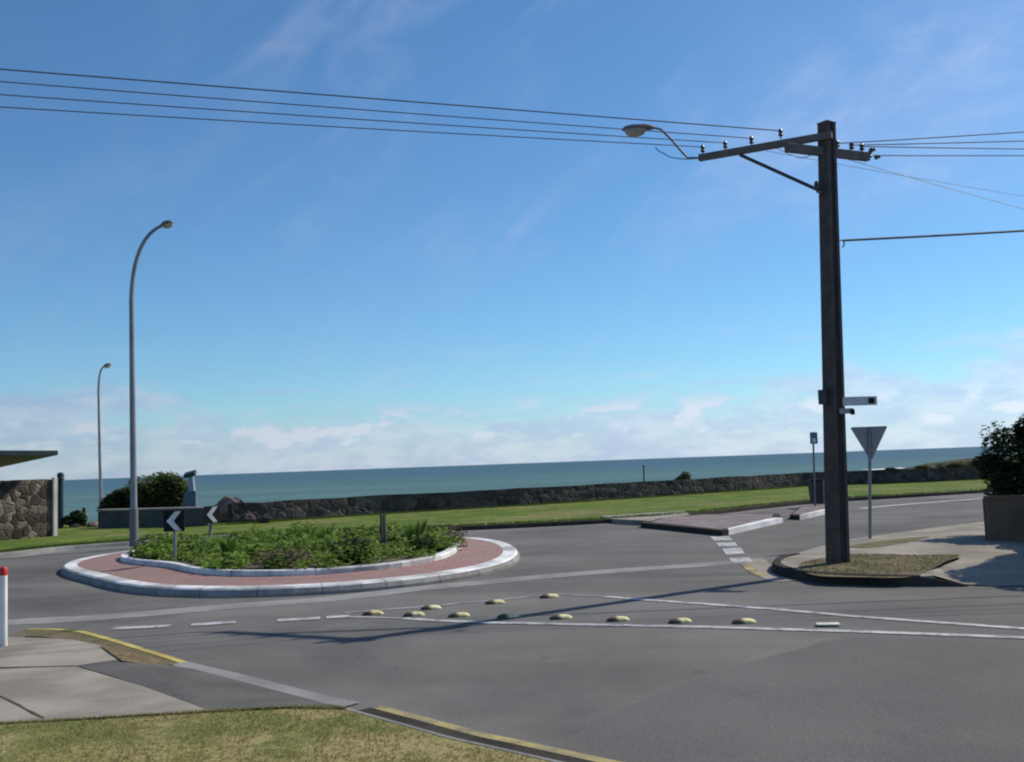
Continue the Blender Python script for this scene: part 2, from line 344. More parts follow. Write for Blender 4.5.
MT['islandpaver'] = mat('island_pavers', (.24, .20, .20), .9, scale=1.5, col2=(.15, .125, .125), grain=.25, grain_scale=5)

def sea_mat():
    m = bpy.data.materials.new('sea_water'); m.use_nodes = True; nt = m.node_tree; bs = nt.nodes['Principled BSDF']
    g = nd(nt, 'ShaderNodeNewGeometry').outputs['Position']; s = nd(nt, 'ShaderNodeSeparateXYZ'); nt.links.new(g, s.inputs[0])
    bs.inputs['Roughness'].default_value = .55; bs.inputs['Specular IOR Level'].default_value = .12; bs.inputs['IOR'].default_value = 1.2
    # deeper blue water offshore, greener shallows by the beach, long faint bands of wind
    far = maprange(nt, s.outputs[1], 150, 900, 0, 1)
    sv = comb(nt, M_(nt, 'MULTIPLY', s.outputs[0], .004), M_(nt, 'MULTIPLY', s.outputs[1], .02), 0)
    n = noi(nt, sv, 1.0, 5, .6)
    mx = nd(nt, 'ShaderNodeMix', data_type='RGBA'); mx.inputs[6].default_value = (.085, .155, .155, 1); mx.inputs[7].default_value = (.058, .118, .158, 1); nt.links.new(far, mx.inputs[0])
    m2 = nd(nt, 'ShaderNodeMix', data_type='RGBA', blend_type='MULTIPLY'); m2.inputs[0].default_value = 1
    sw = comb(nt, M_(nt, 'MULTIPLY', s.outputs[0], .03), M_(nt, 'MULTIPLY', s.outputs[1], .12), 3.0)
    gv = M_(nt, 'MULTIPLY', maprange(nt, n, .3, .7, .86, 1.20, False), maprange(nt, noi(nt, sw, 1.0, 4, .7), .35, .7, .92, 1.16)); nt.links.new(mx.outputs[2], m2.inputs[6]); nt.links.new(comb(nt, gv, gv, gv), m2.inputs[7])
    nt.links.new(m2.outputs[2], bs.inputs['Base Color'])
    wv = comb(nt, M_(nt, 'MULTIPLY', s.outputs[0], .25), M_(nt, 'MULTIPLY', s.outputs[1], .7), 0)
    bn = nd(nt, 'ShaderNodeBump', Strength=.6, Distance=.5); nt.links.new(noi(nt, wv, 1.0, 5, .6), bn.inputs['Height']); nt.links.new(bn.outputs[0], bs.inputs['Normal'])
    return m
MT['sea'] = sea_mat()

MT['leaf_garden'] = leafmat('garden_leaves', [(.10, .165, .026), (.14, .22, .034), (.18, .27, .05), (.24, .33, .085)], .7, .4)
MT['leaf_bright'] = leafmat('bright_leaves', [(.11, .19, .03), (.15, .25, .045), (.21, .30, .08)], .7, .4)
MT['leaf_dark'] = leafmat('dark_leaves', [(.024, .042, .016), (.045, .07, .024), (.07, .10, .036)], .8, .25)
MT['leaf_shrub'] = leafmat('shrub_leaves', [(.05, .075, .025), (.09, .12, .04), (.14, .165, .065)], .8, .35)
MT['leaf_dry'] = leafmat('dry_leaves', [(.12, .09, .06), (.18, .14, .10), (.10, .09, .05)], .8, .15)
MT['leaf_brown'] = leafmat('brown_leaves', [(.07, .05, .025), (.10, .08, .03), (.05, .07, .02)], .8, .15)
MT['grass'] = leafmat('grass_blades', [(.22, .225, .075), (.29, .265, .105), (.37, .31, .155), (.25, .25, .085)], .7, .3)
MT['grass_dull'] = leafmat('dull_grass_blades', [(.13, .12, .06), (.17, .14, .08), (.12, .13, .05)], .8, .3)
MT['grass_green'] = leafmat('green_grass_blades', [(.06, .10, .015), (.09, .14, .025), (.12, .15, .04)], .7, .3)

def polyslab(name, pts, zt, zb, mats, mtop=None, parent=None):
    m = MB(); m.prism([Vector((p[0], p[1], zb)) for p in pts], [Vector((p[0], p[1], (p[2] if len(p) > 2 and zt is None else zt))) for p in pts], 0, mtop)
    # make outward orientation
    a = sum(pts[i][0] * pts[(i + 1) % len(pts)][1] - pts[(i + 1) % len(pts)][0] * pts[i][1] for i in range(len(pts)))
    if a < 0: m.f = [tuple(reversed(f)) for f in m.f]
    return m.build(name, mats, parent)

def pix(pl, z=0.0): return [P(x, y, z) for x, y in pl]

def spline(pts, n=8, closed=False):
    pts = [Vector((p[0], p[1], 0)) for p in pts]; out = []; N = len(pts)
    rng = range(N if closed else N - 1)
    for i in rng:
        p0 = pts[(i - 1) % N] if closed or i > 0 else pts[i]; p1 = pts[i]; p2 = pts[(i + 1) % N]
        p3 = pts[(i + 2) % N] if closed or i + 2 < N else pts[(i + 1) % N]
        for k in range(n):
            t = k / n
            out.append(.5 * ((2 * p1) + (p2 - p0) * t + (2 * p0 - 5 * p1 + 4 * p2 - p3) * t * t + (3 * p1 - p0 - 3 * p2 + p3) * t ** 3))
    if not closed: out.append(pts[-1])
    return out

def offset(line, d):
    out = []
    for i, p in enumerate(line):
        t = (line[min(i + 1, len(line) - 1)] - line[max(i - 1, 0)]); t.z = 0; t.normalize()
        out.append(p + Vector((-t.y, t.x, 0)) * d)
    return out

def ribbon(m, line, wid, z, mi=0, ragged=0.0):
    a = offset(line, wid / 2); b = offset(line, -wid / 2)
    i0 = len(m.v)
    for p, q in zip(a, b):
        ja = random.uniform(-ragged, ragged); jb = random.uniform(-ragged, ragged)
        m.v.append((p.x + ja, p.y + ja, z)); m.v.append((q.x + jb, q.y + jb, z))
    for k in range(len(line) - 1):
        m.f.append((i0 + 2 * k, i0 + 2 * k + 1, i0 + 2 * k + 3, i0 + 2 * k + 2)); m.m.append(mi)

def kerb(name, line, wid, h, mats, zb=-0.05, batter=0.03, parent=None, side=1, mtop=0, mface=0):
    """extruded kerb along line; line = road-side foot; side +1 puts the kerb to the left of the line"""
    m = MB(); prof = [(0, zb), (0, 0), (batter, h - .02), (batter + .02, h), (wid, h), (wid, zb)]
    i0 = 0
    offs = [offset(line, side * p[0]) for p in prof]
    n = len(prof)
    for i in range(len(line)):
        for k in range(n): q = offs[k][i]; m.v.append((q.x, q.y, prof[k][1]))
    for i in range(len(line) - 1):
        for k in range(n):
            j = (k + 1) % n; f = (i * n + k, (i + 1) * n + k, (i + 1) * n + j, i * n + j)
            m.f.append(f if side < 0 else tuple(reversed(f))); m.m.append(mtop if k in (3,) else mface)
    m.f.append(tuple(range(n))); m.m.append(mface); l = (len(line) - 1) * n; m.f.append(tuple(reversed(range(l, l + n)))); m.m.append(mface)
    return m.build(name, mats, parent)

def dense(line, step=.4):
    out = []
    for a, b in zip(line[:-1], line[1:]):
        n = max(1, int((b - a).length / step))
        out += [a.lerp(b, k / n) for k in range(n)]
    return out + [line[-1]]

def leaves(m, c, rad, n, size, shell=.55, flat=False, droop=0.3, zmin=None, aspect=.5):
    c = Vector(c)
    for _ in range(n):
        while True:
            d = Vector((random.uniform(-1, 1), random.uniform(-1, 1), random.uniform(-1, 1)))
            if .05 < d.length < 1: break
        d = d.normalized() * (random.uniform(shell ** 3, 1) ** (1 / 3))
        p = c + Vector((d.x * rad[0], d.y * rad[1], d.z * rad[2]))
        if zmin is not None and p.z < zmin: p.z = zmin + random.random() * .05
        a = random.uniform(0, 6.28); t = Vector((math.cos(a), math.sin(a), random.uniform(-droop, .6))).normalized()
        nrm = Vector((random.gauss(0, .5), random.gauss(0, .5), 1)).normalized(); b = t.cross(nrm).normalized()
        L = size * random.uniform(.6, 1.3); W = L * aspect / 2
        m.face([p - t * L * .5, p + b * W, p + t * L * .5, p - b * W])

def blob(m, c, rad, seed=0, n=2, amp=.25):
    import bmesh
    bm = bmesh.new(); bmesh.ops.create_icosphere(bm, subdivisions=n, radius=1)
    i0 = len(m.v)
    for v in bm.verts:
        d = v.co.normalized(); k = 1 + amp * noise.noise(d * 1.7 + Vector((seed * 3.1, seed, 0))) + amp * .5 * noise.noise(d * 4 + Vector((seed, 0, 2)))
        m.v.append((c[0] + d.x * rad[0] * k, c[1] + d.y * rad[1] * k, c[2] + d.z * rad[2] * k))
    for f in bm.faces: m.f.append(tuple(i0 + v.index for v in f.verts)); m.m.append(0)
    bm.free()

# ---------------------------------------------------------------- setting
ZG = .12
wall_line = [P(*p, ZG) for p in ((232, 524), (278, 521), (382, 514), (500, 507), (600, 500.5), (727, 492), (823, 485.5), (953, 481))]
wall_line = [Vector((p.x, p.y, 0)) for p in wall_line]
def _cr(P_, n=5):
    o = []
    for i in range(len(P_) - 1):
        a, b, c, d = P_[max(i - 1, 0)], P_[i], P_[i + 1], P_[min(i + 2, len(P_) - 1)]
        for k in range(n):
            t = k / n; o.append(.5 * ((2 * b) + (c - a) * t + (2 * a - 5 * b + 4 * c - d) * t * t + (3 * b - a - 3 * c + d) * t ** 3))
    return o + [P_[-1]]
wall_ext = _cr(wall_line + [Vector((48, 66, 0)), Vector((110, 72, 0))])
coast = [Vector((-160, 44, 0)), Vector((-30, 44, 0)), Vector((-14, 44.5, 0))] + [p + Vector((-.6, 1.8, 0)) for p in wall_ext] + [Vector((400, 110, 0))]

m = MB(); g = [Vector((-400, -200, 0)), Vector((400, -200, 0))] + list(reversed(coast)) + [Vector((-400, 60, 0))]
m.face([Vector((p.x, p.y, -.02)) for p in g]); struct(m.build('ground', MT['soil']))
m = MB(); m.face([(-120, -60, 0), (120, -60, 0), (120, 80, 0), (48, 60, 0), (20, 44, 0), (-14, 34, 0), (-120, 30, 0)])
struct(m.build('road', MT['asphalt']))
# beach falling away behind the sea wall, and the sea to the horizon
m = MB(); cl = [Vector((-400, 60, 0))] + coast
for a, b in zip(cl[:-1], cl[1:]):
    o1 = Vector((0, 8, 0)); o2 = Vector((0, 60, 0)); o3 = Vector((0, 260, 0))
    m.face([(a.x, a.y, -.02), (b.x, b.y, -.02), (b.x, b.y + 8, -2.6), (a.x, a.y + 8, -2.6)])
    m.face([(a.x, a.y + 8, -2.6), (b.x, b.y + 8, -2.6), (b.x, b.y + 60, -4.6), (a.x, a.y + 60, -4.6)])
struct(m.build('beach', MT['sand']))
m = MB(); m.face([(-60000, 75, -4), (60000, 75, -4), (60000, 90000, -4), (-60000, 90000, -4)])
struct(m.build('sea', MT['sea']))

# lawn reserve between the far kerb and the sea wall
farkerb_px = [(-420, 580), (-150, 572), (0, 558), (65, 551), (130, 546), (230, 539), (340, 534), (470, 530.5), (620, 523), (690, 517.5), (820, 503.5), (985, 493)]
fk = [P(*p, 0) for p in farkerb_px]; fk = [Vector((p.x, p.y, 0)) for p in fk] + [Vector((48, 57.5, 0)), Vector((110, 62, 0))]
fk = spline(fk, 6)
lp = [Vector((p.x, p.y, 0)) for p in offset(fk, .15)]
m = MB(); back = list(reversed(coast)); 
pts = lp + [c - Vector((0, .5, 0)) for c in back if -60 < c.x < 115]
m.prism([Vector((p.x, p.y, -.01)) for p in pts], [Vector((p.x, p.y, ZG)) for p in pts])
struct(m.build('lawn', MT['lawn']))
ci = min(range(len(fk)), key=lambda i: abs(fk[i].x - P(230, 539).x))
# kerb along the lawn: pale concrete to the left of the roundabout, dark and stained to the right
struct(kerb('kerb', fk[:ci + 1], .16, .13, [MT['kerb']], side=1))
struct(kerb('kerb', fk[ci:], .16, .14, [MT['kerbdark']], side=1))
# gutter strips
m = MB(); ribbon(m, offset(fk, -.18), .34, .004); struct(m.build('gutter', MT['drain']))

# dune headland at right, beyond the wall
m = MB(); nx, ny = 70, 24; i0 = 0
for j in range(ny):
    for i in range(nx):
        x = 24 + i * 1.6; y = 66 + j * 1.8 + (i * .1)
        fx = min(1, max(0, (x - 23) / 22)); fy = math.sin(math.pi * min(1, max(0, j / (ny - 1))))
        z = -1.2 + fy * (fx ** .7) * (2.3 + 1.0 * max(0, (x - 40) / 60)) + .45 * noise.noise(Vector((x * .22, y * .22, 0))) * fy + .2 * noise.noise(Vector((x * .9, y * .9, 4))) * fy
        m.v.append((x, y, z))
for j in range(ny - 1):
    for i in range(nx - 1):
        m.f.append((j * nx + i, j * nx + i + 1, (j + 1) * nx + i + 1, (j + 1) * nx + i)); m.m.append(0)
struct(m.build('dune', MT['dune'], smooth=False))
# surf breaking off the headland
m = MB()
for k in range(6):
    x = 108 + k * 9; y = 305 + random.uniform(-8, 8)
    m.face([(x, y, -3.9), (x + 8, y + 2, -3.9), (x + 9, y + 16, -3.9), (x + 1, y + 12, -3.9)])
surf = m.build('surf', MT['white']); stuff(surf, 'thin white line of surf breaking offshore from the brown dunes', 'surf')

# ---- roundabout (outline is a slightly oval ring)
def fitloop(pxl, z, far):
    pts = [P(x, y, z) for x, y in pxl]
    return pts
C0 = Vector((-4.75, 21.9, 0))
MT['ringwhite'] = mat('ring_white_paint', (.76, .76, .76), .7, scale=1.2, col2=(.55, .55, .55), grain=.12, grain_scale=30, patch=((.30, .29, .28), .7, .48, .62, .8))
MT['ringkerb'] = mat('ring_kerb', (.30, .29, .28), .9, scale=1.5, col2=(.2, .195, .185), bump=.2, bscale=50, grain=.15, grain_scale=50)
kerb_joints(MT['ringwhite'], -4.75, 21.9, 34); kerb_joints(MT['ringkerb'], -4.75, 21.9, 34)
def radial(pts):
    """smooth radius function about C0 from sample points (least-squares Fourier, 3 harmonics)"""
    import numpy as np
    A = []; b = []
    for p in pts:
        d = Vector((p.x, p.y, 0)) - C0; t = math.atan2(d.y, d.x); A.append([1] + [f(k * t) for k in (1, 2, 3) for f in (math.cos, math.sin)]); b.append(d.length)
    A = np.array(A + [[0] * (i) + [.25 * max(1, (i + 1) // 2)] + [0] * (6 - i) for i in range(1, 7)]); b = np.array(b + [0] * 6)
    c = np.linalg.lstsq(A, b, rcond=None)[0]
    return lambda t: float(c[0] + sum(c[1 + 2 * (k - 1)] * math.cos(k * t) + c[2 + 2 * (k - 1)] * math.sin(k * t) for k in (1, 2, 3)))
outer = [P(x, y, 0) for x, y in ((60, 577), (83, 585), (142, 593), (180, 595.5), (240, 598), (300, 597.5), (360, 593), (417, 585.5), (476, 577), (511, 563), (521, 553))] + \
        [P(x, y, .15) for x, y in ((69, 564), (83, 558), (107, 553), (126, 549.5), (516, 545), (500, 540), (480, 537.5))]
inner = [P(x, y, .28) for x, y in ((133, 557), (154, 563), (182, 567), (224, 569), (300, 570.5), (350, 568.5), (382, 565.6), (417, 558.5), (450, 550), (463, 543))] + [P(x, y, .28) for x, y in ((128, 551), (455, 538))]
rO = radial(outer); rI = radial(inner)
NR = 96
def ring(rf, d=0.0): return [C0 + Vector((math.cos(2 * math.pi * k / NR), math.sin(2 * math.pi * k / NR), 0)) * (rf(2 * math.pi * k / NR) + d) for k in range(NR)]
rb = empty('roundabout_island', (C0.x, C0.y, 0)); tag(rb, 'round traffic island with white kerbs and red pavers around a green garden', 'roundabout')
def ringkerb(name, rf, prof, mats, parent):
    m = MB(); n = len(prof)
    for k in range(NR):
        t = 2 * math.pi * k / NR
        for (d, z, _) in prof:
            p = C0 + Vector((math.cos(t), math.sin(t), 0)) * (rf(t) + d); m.v.append((p.x, p.y, z))
    for k in range(NR):
        k2 = (k + 1) % NR
        for a in range(n - 1):
            m.f.append((k * n + a, k2 * n + a, k2 * n + a + 1, k * n + a + 1)); m.m.append(prof[a][2])
    return m.build(name, mats, parent)
ringkerb('outer_kerb', rO, [(0, -.02, 0), (0, .05, 0), (-.05, .12, 1), (-.09, .145, 1), (-.36, .15, 1), (-.36, -.02, 0)], [MT['ringkerb'], MT['ringwhite']], rb)
m = MB()
a = ring(rO, -.36); b = ring(rI, .005)
for k in range(NR):
    j = (k + 1) % NR; N = 4
    for s in range(N):
        q = lambda kk, ss: Vector((a[kk].lerp(b[kk], ss / N).x, a[kk].lerp(b[kk], ss / N).y, .146 + .05 * ss / N))
        m.face([q(k, s), q(j, s), q(j, s + 1), q(k, s + 1)])
m.build('paver_ring', MT['pavers'], rb)
ringkerb('inner_kerb', rI, [(0, .1, 0), (0, .27, 1), (-.02, .29, 1), (-.17, .29, 1), (-.17, .1, 0)], [MT['ringwhite'], MT['ringwhite']], rb)
m = MB(); m.face([Vector((p.x, p.y, .24)) for p in ring(rI, -.16)]); m.build('garden_bed', MT['soil'], rb)

# ---- traffic islands on the far side
def island(name, pl, white_from, label):
    pts = [Vector((p.x, p.y, 0)) for p in pix(pl)]
    e = empty(name, tuple(sum((p for p in pts), Vector()) / len(pts)))
    tag(e, label, 'traffic island')
    c = sum(pts, Vector()) / len(pts)
    inn = [p + (c - p).normalized() * min(.32, (c - p).length * .25) for p in pts]
    m = MB(); N = len(pts)
    for k in range(N):
        j = (k + 1) % N; w_ = 1 if k in white_from else 0
        m.face([(pts[k].x, pts[k].y, 0), (pts[j].x, pts[j].y, 0), (pts[j].x, pts[j].y, .14), (pts[k].x, pts[k].y, .14)], w_)
        m.face([(pts[k].x, pts[k].y, .14), (pts[j].x, pts[j].y, .14), (inn[j].x, inn[j].y, .15), (inn[k].x, inn[k].y, .15)], w_)
    m.build('kerb_edge', [MT['kerbdark'], MT['kerbwhite']], e)
    m = MB(); m.face([(p.x, p.y, .15) for p in inn]); m.build('paving', MT['islandpaver'], e)
island('traffic_island', [(641, 527.5), (722, 536), (729, 535), (783, 522.5), (779, 518), (700, 518.5), (655, 523)], (2,), 'larger paved traffic island with a white kerb, left of the striped crossing lines')
island('traffic_island', [(790, 519.5), (800, 520), (829, 513.5), (834, 508.5), (800, 511)], (1,), 'small paved traffic island with a white kerb tip, beside the tall pole')
# pale ramp at the lawn edge
polyslab('path', pix([(612, 523.5), (655, 526), (690, 519), (684, 515), (640, 517.5), (600, 520)]), .145, -.01, MT['concrete'])['kind'] = 'structure'

# ---- right-hand corner footpath
cz = .13
kf = [Vector((p.x, p.y, 0)) for p in pix([(792, 561), (776, 565), (771, 571), (779, 576), (800, 580.5), (830, 583.5), (858, 585), (920, 586.5)])]
kf = spline(kf, 6)
back_edge = [Vector((p.x, p.y, 0)) for p in [P(792, 561), P(803, 557), P(830, 549), P(861, 543), P(930, 533), P(986, 526)]]
ex = back_edge[-1] + (back_edge[-1] - back_edge[-2]).normalized() * 40
kfar = spline(list(reversed(back_edge)), 4)
fronte = kf[-1]; fdir = Vector((1, -.10, 0)).normalized()
p960 = Vector((P(968, 587).x, P(968, 587).y, 0))
allk = [ex] + kfar[:-1] + kf
struct(kerb('kerb', [ex] + kfar, .15, .12, [MT['kerb']], side=1))
struct(kerb('kerb', kf, .17, .15, [MT['kerbdark']], side=1))  # dark colour carries the shade of the face turned from the sun
# kerb dropping to the driveway
m = MB(); q0 = kf[-1]; q1 = p960; nn = Vector((0, 1, 0))
m.prism([q0, q1, q1 + nn * .17, q0 + nn * .17], [q0 + Vector((0, .03, .15)), q1 + Vector((0, .03, .02)), q1 + nn * .17 + Vector((0, 0, .02)), q0 + nn * .17 + Vector((0, 0, .15))])
struct(m.build('kerb', MT['kerbdark']))
far_r = p960 + Vector((30, -9, 0))
outl = offset([ex] + kfar[:-1] + kf, .14)
pts = outl + [q0 + Vector((.1, .17, 0))] + [p960 + Vector((0, .17, 0)), far_r, Vector((50, 20, 0))]
m = MB()
zf = lambda p: .02 if (p - p960).length < .4 or p is far_r else cz
top = [Vector((p.x, p.y, zf(p))) for p in pts]
polyslab('footpath', [(p.x, p.y) for p in outl] + [(q0.x + .3, q0.y + .17), (q0.x + 1.6, q0.y + 4.5), (50, 22)], cz, -.01, MT['concrete'])['kind'] = 'structure'
# driveway apron sloping from kerb drop up to path
m = MB(); A = Vector((q0.x + .28, q0.y + .16, cz + .002)); B = Vector((q0.x + 1.6, q0.y + 4.5, cz + .002)); Cc = Vector((50, 22, cz + .002)); D = Vector((p960.x + .02, p960.y + .17, .022)); E_ = Vector((50, 8, .022)); F_ = Vector((p960.x + .3, p960.y, .006)); G_ = Vector((50, 7.5, .006))
m.face([A, D, E_, Cc, B]); m.face([F_, G_, E_, D]); struct(m.build('driveway', MT['concrete']))
# grassy verge round the pole
vg = [(800, 563.5), (812, 575), (858, 577.5), (905, 577.8), (924, 573), (945, 562), (960, 555), (905, 555), (858, 554), (836, 556)]
m = MB(); m.face([(p.x, p.y, cz + .006) for p in spline(pix(vg, cz), 4, True)]); struct(m.build('verge', MT['vergedry']))
vg2 = [(848, 547), (870, 548), (905, 543), (930, 537), (905, 538.5), (868, 543)]
m = MB(); m.face([(p.x, p.y, cz + .006) for p in spline(pix(vg2, cz), 4, True)]); struct(m.build('verge', MT['vergedry']))

# ---- near-left corner: concrete path, asphalt patch, kerbs, dry lawn
cz = .10
slab1 = [(-330, 640), (-60, 636), (35, 637.5), (72, 639.6), (104, 645.6), (126, 652.5), (121, 659), (78, 665.5), (-60, 668), (-330, 680)]
slab2 = [(-330, 681), (-60, 669), (76, 666.5), (140, 685), (213, 711.5), (100, 718), (-40, 726), (-330, 745)]
struct(polyslab('footpath', pix(slab1, cz), cz, -.01, MT['concrete']))
struct(polyslab('footpath', pix(slab2, cz), cz, -.01, MT['concrete']))
m = MB(); ribbon(m, dense(pix([(-30, 686), (0, 697), (45, 718)], cz), .2), .024, cz + .004, ragged=.01); ribbon(m, dense(pix([(-60, 669), (0, 668.3), (30, 667.5), (80, 665.8)], cz), .15), .028, cz + .004, ragged=.014); struct(m.build('path_joint', mat('joint_soil', (.12, .085, .055), .95, var=.4, scale=8)))
m = MB()
q = [P(79, 666, .098), P(121, 659.5, .098), P(190, 668, .012), P(310, 699, .012), P(345, 709, .02), P(214, 711.5, .098), P(141, 685, .098)]
m.face(q); struct(m.build('driveway', MT['asphalt_new']))
m = MB(); ribbon(m, dense(spline(pix([(178, 664), (240, 679), (310, 697), (352, 706)]), 5), .2), .20, .012, ragged=.006); struct(m.build('gutter', MT['drain']))
yl = spline(pix([(30, 637.5), (70, 638.5), (105, 644), (145, 653), (187, 663)], 0), 5)
m = MB(); ya = offset(yl, -.085); n_ = len(yl)
hz_ = lambda k: .115 - .10 * max(0, (k / (n_ - 1) - .35) / .65)
for k in range(n_ - 1):
    m.prism([Vector((p.x, p.y, -.01)) for p in (ya[k], ya[k + 1], yl[k + 1], yl[k])], [Vector((p.x, p.y, h)) for p, h in ((ya[k], hz_(k)), (ya[k + 1], hz_(k + 1)), (yl[k + 1], hz_(k + 1)), (yl[k], hz_(k)))])
struct(m.build('kerb', MT['yellowkerb']))
m = MB(); yb2 = offset(yl, -.42)
for k in range(n_ - 1):
    m.face([Vector((p.x, p.y, h)) for p, h in ((yb2[k], min(.094, hz_(k) - .02) if k < n_ * .7 else hz_(k) + .01), (yb2[k + 1], min(.094, hz_(k + 1) - .02) if k + 1 < n_ * .7 else hz_(k + 1) + .01), (ya[k + 1], hz_(k + 1) - .006), (ya[k], hz_(k) - .006))])
struct(m.build('gutter', MT['vergedry']))
m = MB(); q = [P(100, 646, .105), P(124, 651, .105), P(162, 661, .06), P(152, 666, .065), P(122, 661, .107), P(110, 653, .107)]
m.face([p + Vector((0, 0, .006)) for p in q]); struct(m.build('leaf_litter', mat('leaf_litter', (.13, .085, .05), .95, scale=6, col2=(.20, .15, .09), bump=.6, bscale=50, grain=.4, grain_scale=25)))
# dry lawn in the foreground
vz = .11
e0 = pix([(-330, 746), (-40, 727), (100, 719), (213, 712.5), (290, 708.5), (345, 709.5)], vz)
kl = pix([(345, 709.5), (390, 722), (450, 739), (500, 750), (535, 758)], vz)
kd = (kl[-1] - kl[-2]).normalized()
kl2 = [Vector((p.x, p.y, 0)) for p in kl] + [Vector((kl[-1].x, kl[-1].y, 0)) + Vector((kd.x, kd.y, 0)) * 9]
pts = [Vector((p.x, p.y, 0)) for p in e0] + kl2[1:] + [Vector((-9, -4, 0))]
struct(polyslab('verge', pts, vz, -.01, MT['verge']))
def strip_raised(name, line, w0, w1, zt, mtl):
    m = MB(); a = offset(line, w0); b = offset(line, w1)
    for i in range(len(line) - 1):
        m.prism([Vector((p.x, p.y, -.01)) for p in (a[i], b[i], b[i + 1], a[i + 1])], [Vector((p.x, p.y, zt)) for p in (a[i], b[i], b[i + 1], a[i + 1])])
    m.f = [tuple(reversed(f)) for f in m.f] if w1 > w0 else m.f
    return struct(m.build(name, mtl))
klv = dense([Vector((p.x, p.y, 0)) for p in kl2], .35)
strip_raised('kerb', klv, .0, .035, vz + .004, MT['drain'])
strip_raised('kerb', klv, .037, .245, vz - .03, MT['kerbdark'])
strip_raised('kerb', klv, .247, .345, vz - .032, MT['yellow'])

# ---- road markings
m = MB()
drain = spline(pix([(-150, 641), (8, 623), (80, 619), (156, 613), (240, 606), (336, 598.5), (420, 588.5), (510, 580), (600, 572), (680, 566.5), (735, 562), (752, 560)]), 6)
ribbon(m, dense(drain, .5), .62, .004, ragged=.02); struct(m.build('drain_strip', MT['drain']))
m = MB(); gp_ = spline(pix([(752, 558.5), (760, 566), (766, 573), (785, 581.5)]), 5); ribbon(m, gp_, .42, .007); struct(m.build('drain_strip', MT['concrete']))
m = MB(); ribbon(m, spline(pix([(745, 564), (752, 571), (762, 576)]), 5), .16, .010); struct(m.build('road_marking', MT['yellow']))
m = MB(); ribbon(m, spline(pix([(800, 560), (815, 554.5), (835, 549)]), 4), .2, .006); struct(m.build('gutter', MT['yellow']))

def marking(px_lines, wid, mtl, z=.008):
    m = MB()
    for l in px_lines: ribbon(m, dense([Vector((p.x, p.y, 0)) for p in pix(l)], .5), wid, z, ragged=.004)
    return struct(m.build('road_marking', mtl))
marking([[(405, 618.7), (430, 620.5), (487, 623), (600, 625.3), (700, 627.3), (858, 632), (1024, 638), (1250, 647)]], .15, MT['line'])
marking([[(606, 597), (650, 600.5), (700, 604), (780, 610), (858, 617), (960, 624.5), (1024, 629), (1250, 645)]], .14, MT['line'])
marking([[(345, 613), (435, 606), (500, 600), (555, 594.5), (606, 597)], [(330, 616.5), (370, 617.5), (405, 618.7)]], .10, MT['linefaint'], .0065)
marking([[(23, 633.5), (66, 631)], [(113, 629), (170, 626.5)], [(191, 625.5), (236, 622.5)], [(277, 621), (320, 618.5)], [(326, 618), (350, 616.5)]], .22, MT['line'], .010)
# broad crossing bars at the far mouth of the road
m = MB()
for q in ([(710, 537), (729, 536.5), (733, 540.5), (714, 541)], [(716, 543), (735, 542.5), (738, 546.5), (719, 547)], [(722, 549), (741, 548), (745, 554), (726, 555)], [(729, 558.5), (749, 557.5), (753, 562), (732, 563)]):
    m.face([Vector((p.x, p.y, .009)) for p in reversed(pix(q))])
struct(m.build('road_marking', MT['line']))
pp = spline(pix([(1300, 900), (1300, 652), (1040, 645), (860, 638), (795, 650), (720, 672), (640, 702), (560, 748), (520, 900)]), 6)
m = MB(); m.face([Vector((p.x + random.uniform(-.02, .02), p.y + random.uniform(-.02, .02), .004)) for p in reversed(pp)]); struct(m.build('road_patch', MT['asphalt_dark']))
marking([[(860, 508.5), (905, 504.5), (950, 501), (985, 498.5), (1040, 494)]], .28, mat('edge_line', (.5, .5, .5), .8, var=.2))
# ---------------------------------------------------------------- sea wall and things on the reserve
def rough_wall(line, thick, h, name, mt, seed=0, hvar=.12, step=.35):
    line = dense(line, step); m = MB(); prof = 6; n = 0
    nor = [(offset(line, 1)[i] - line[i]) for i in range(len(line))]
    lay = [0, .25, .5, .75, 1.0]
    cols = []
    for i, p in enumerate(line):
        hh = h + hvar * noise.noise(Vector((i * .35, seed, 0))) + hvar * .8 * noise.noise(Vector((i * 1.3, seed, 5)))
        row = []
        for k, t in enumerate(lay):
            j = .022 * noise.noise(Vector((p.x * 1.9, p.y * 1.9, k * 1.7 + seed)))
            row.append(p - nor[i] * (-j + .04 * (1 - t)) + Vector((0, 0, -.05 + (hh + .05) * t)))
        for k, t in enumerate(reversed(lay)):
            j = .03 * noise.noise(Vector((p.x * 1.9, p.y * 1.9, k * 1.7 + seed + 30)))
            row.append(p + nor[i] * (thick + j) + Vector((0, 0, -.05 + (hh * .97 + .05) * t)))
        cols.append(row)
    n = len(cols[0])
    for r in cols: m.v += [tuple(v + Vector((0, 0, ZG))) for v in r]
    for i in range(len(cols) - 1):
        for k in range(n):
            j = (k + 1) % n; m.f.append((i * n + j, (i + 1) * n + j, (i + 1) * n + k, i * n + k)); m.m.append(0)
    m.f.append(tuple(range(n))); m.m.append(0); l = (len(cols) - 1) * n; m.f.append(tuple(reversed(range(l, l + n)))); m.m.append(0)
    return m.build(name, mt)
sw = rough_wall(wall_ext, .5, .77, 'stone_sea_wall', MT['seawall'], hvar=.045, step=.6)
tag(sw, 'long low dark stone wall running along the lawn in front of the sea', 'wall')
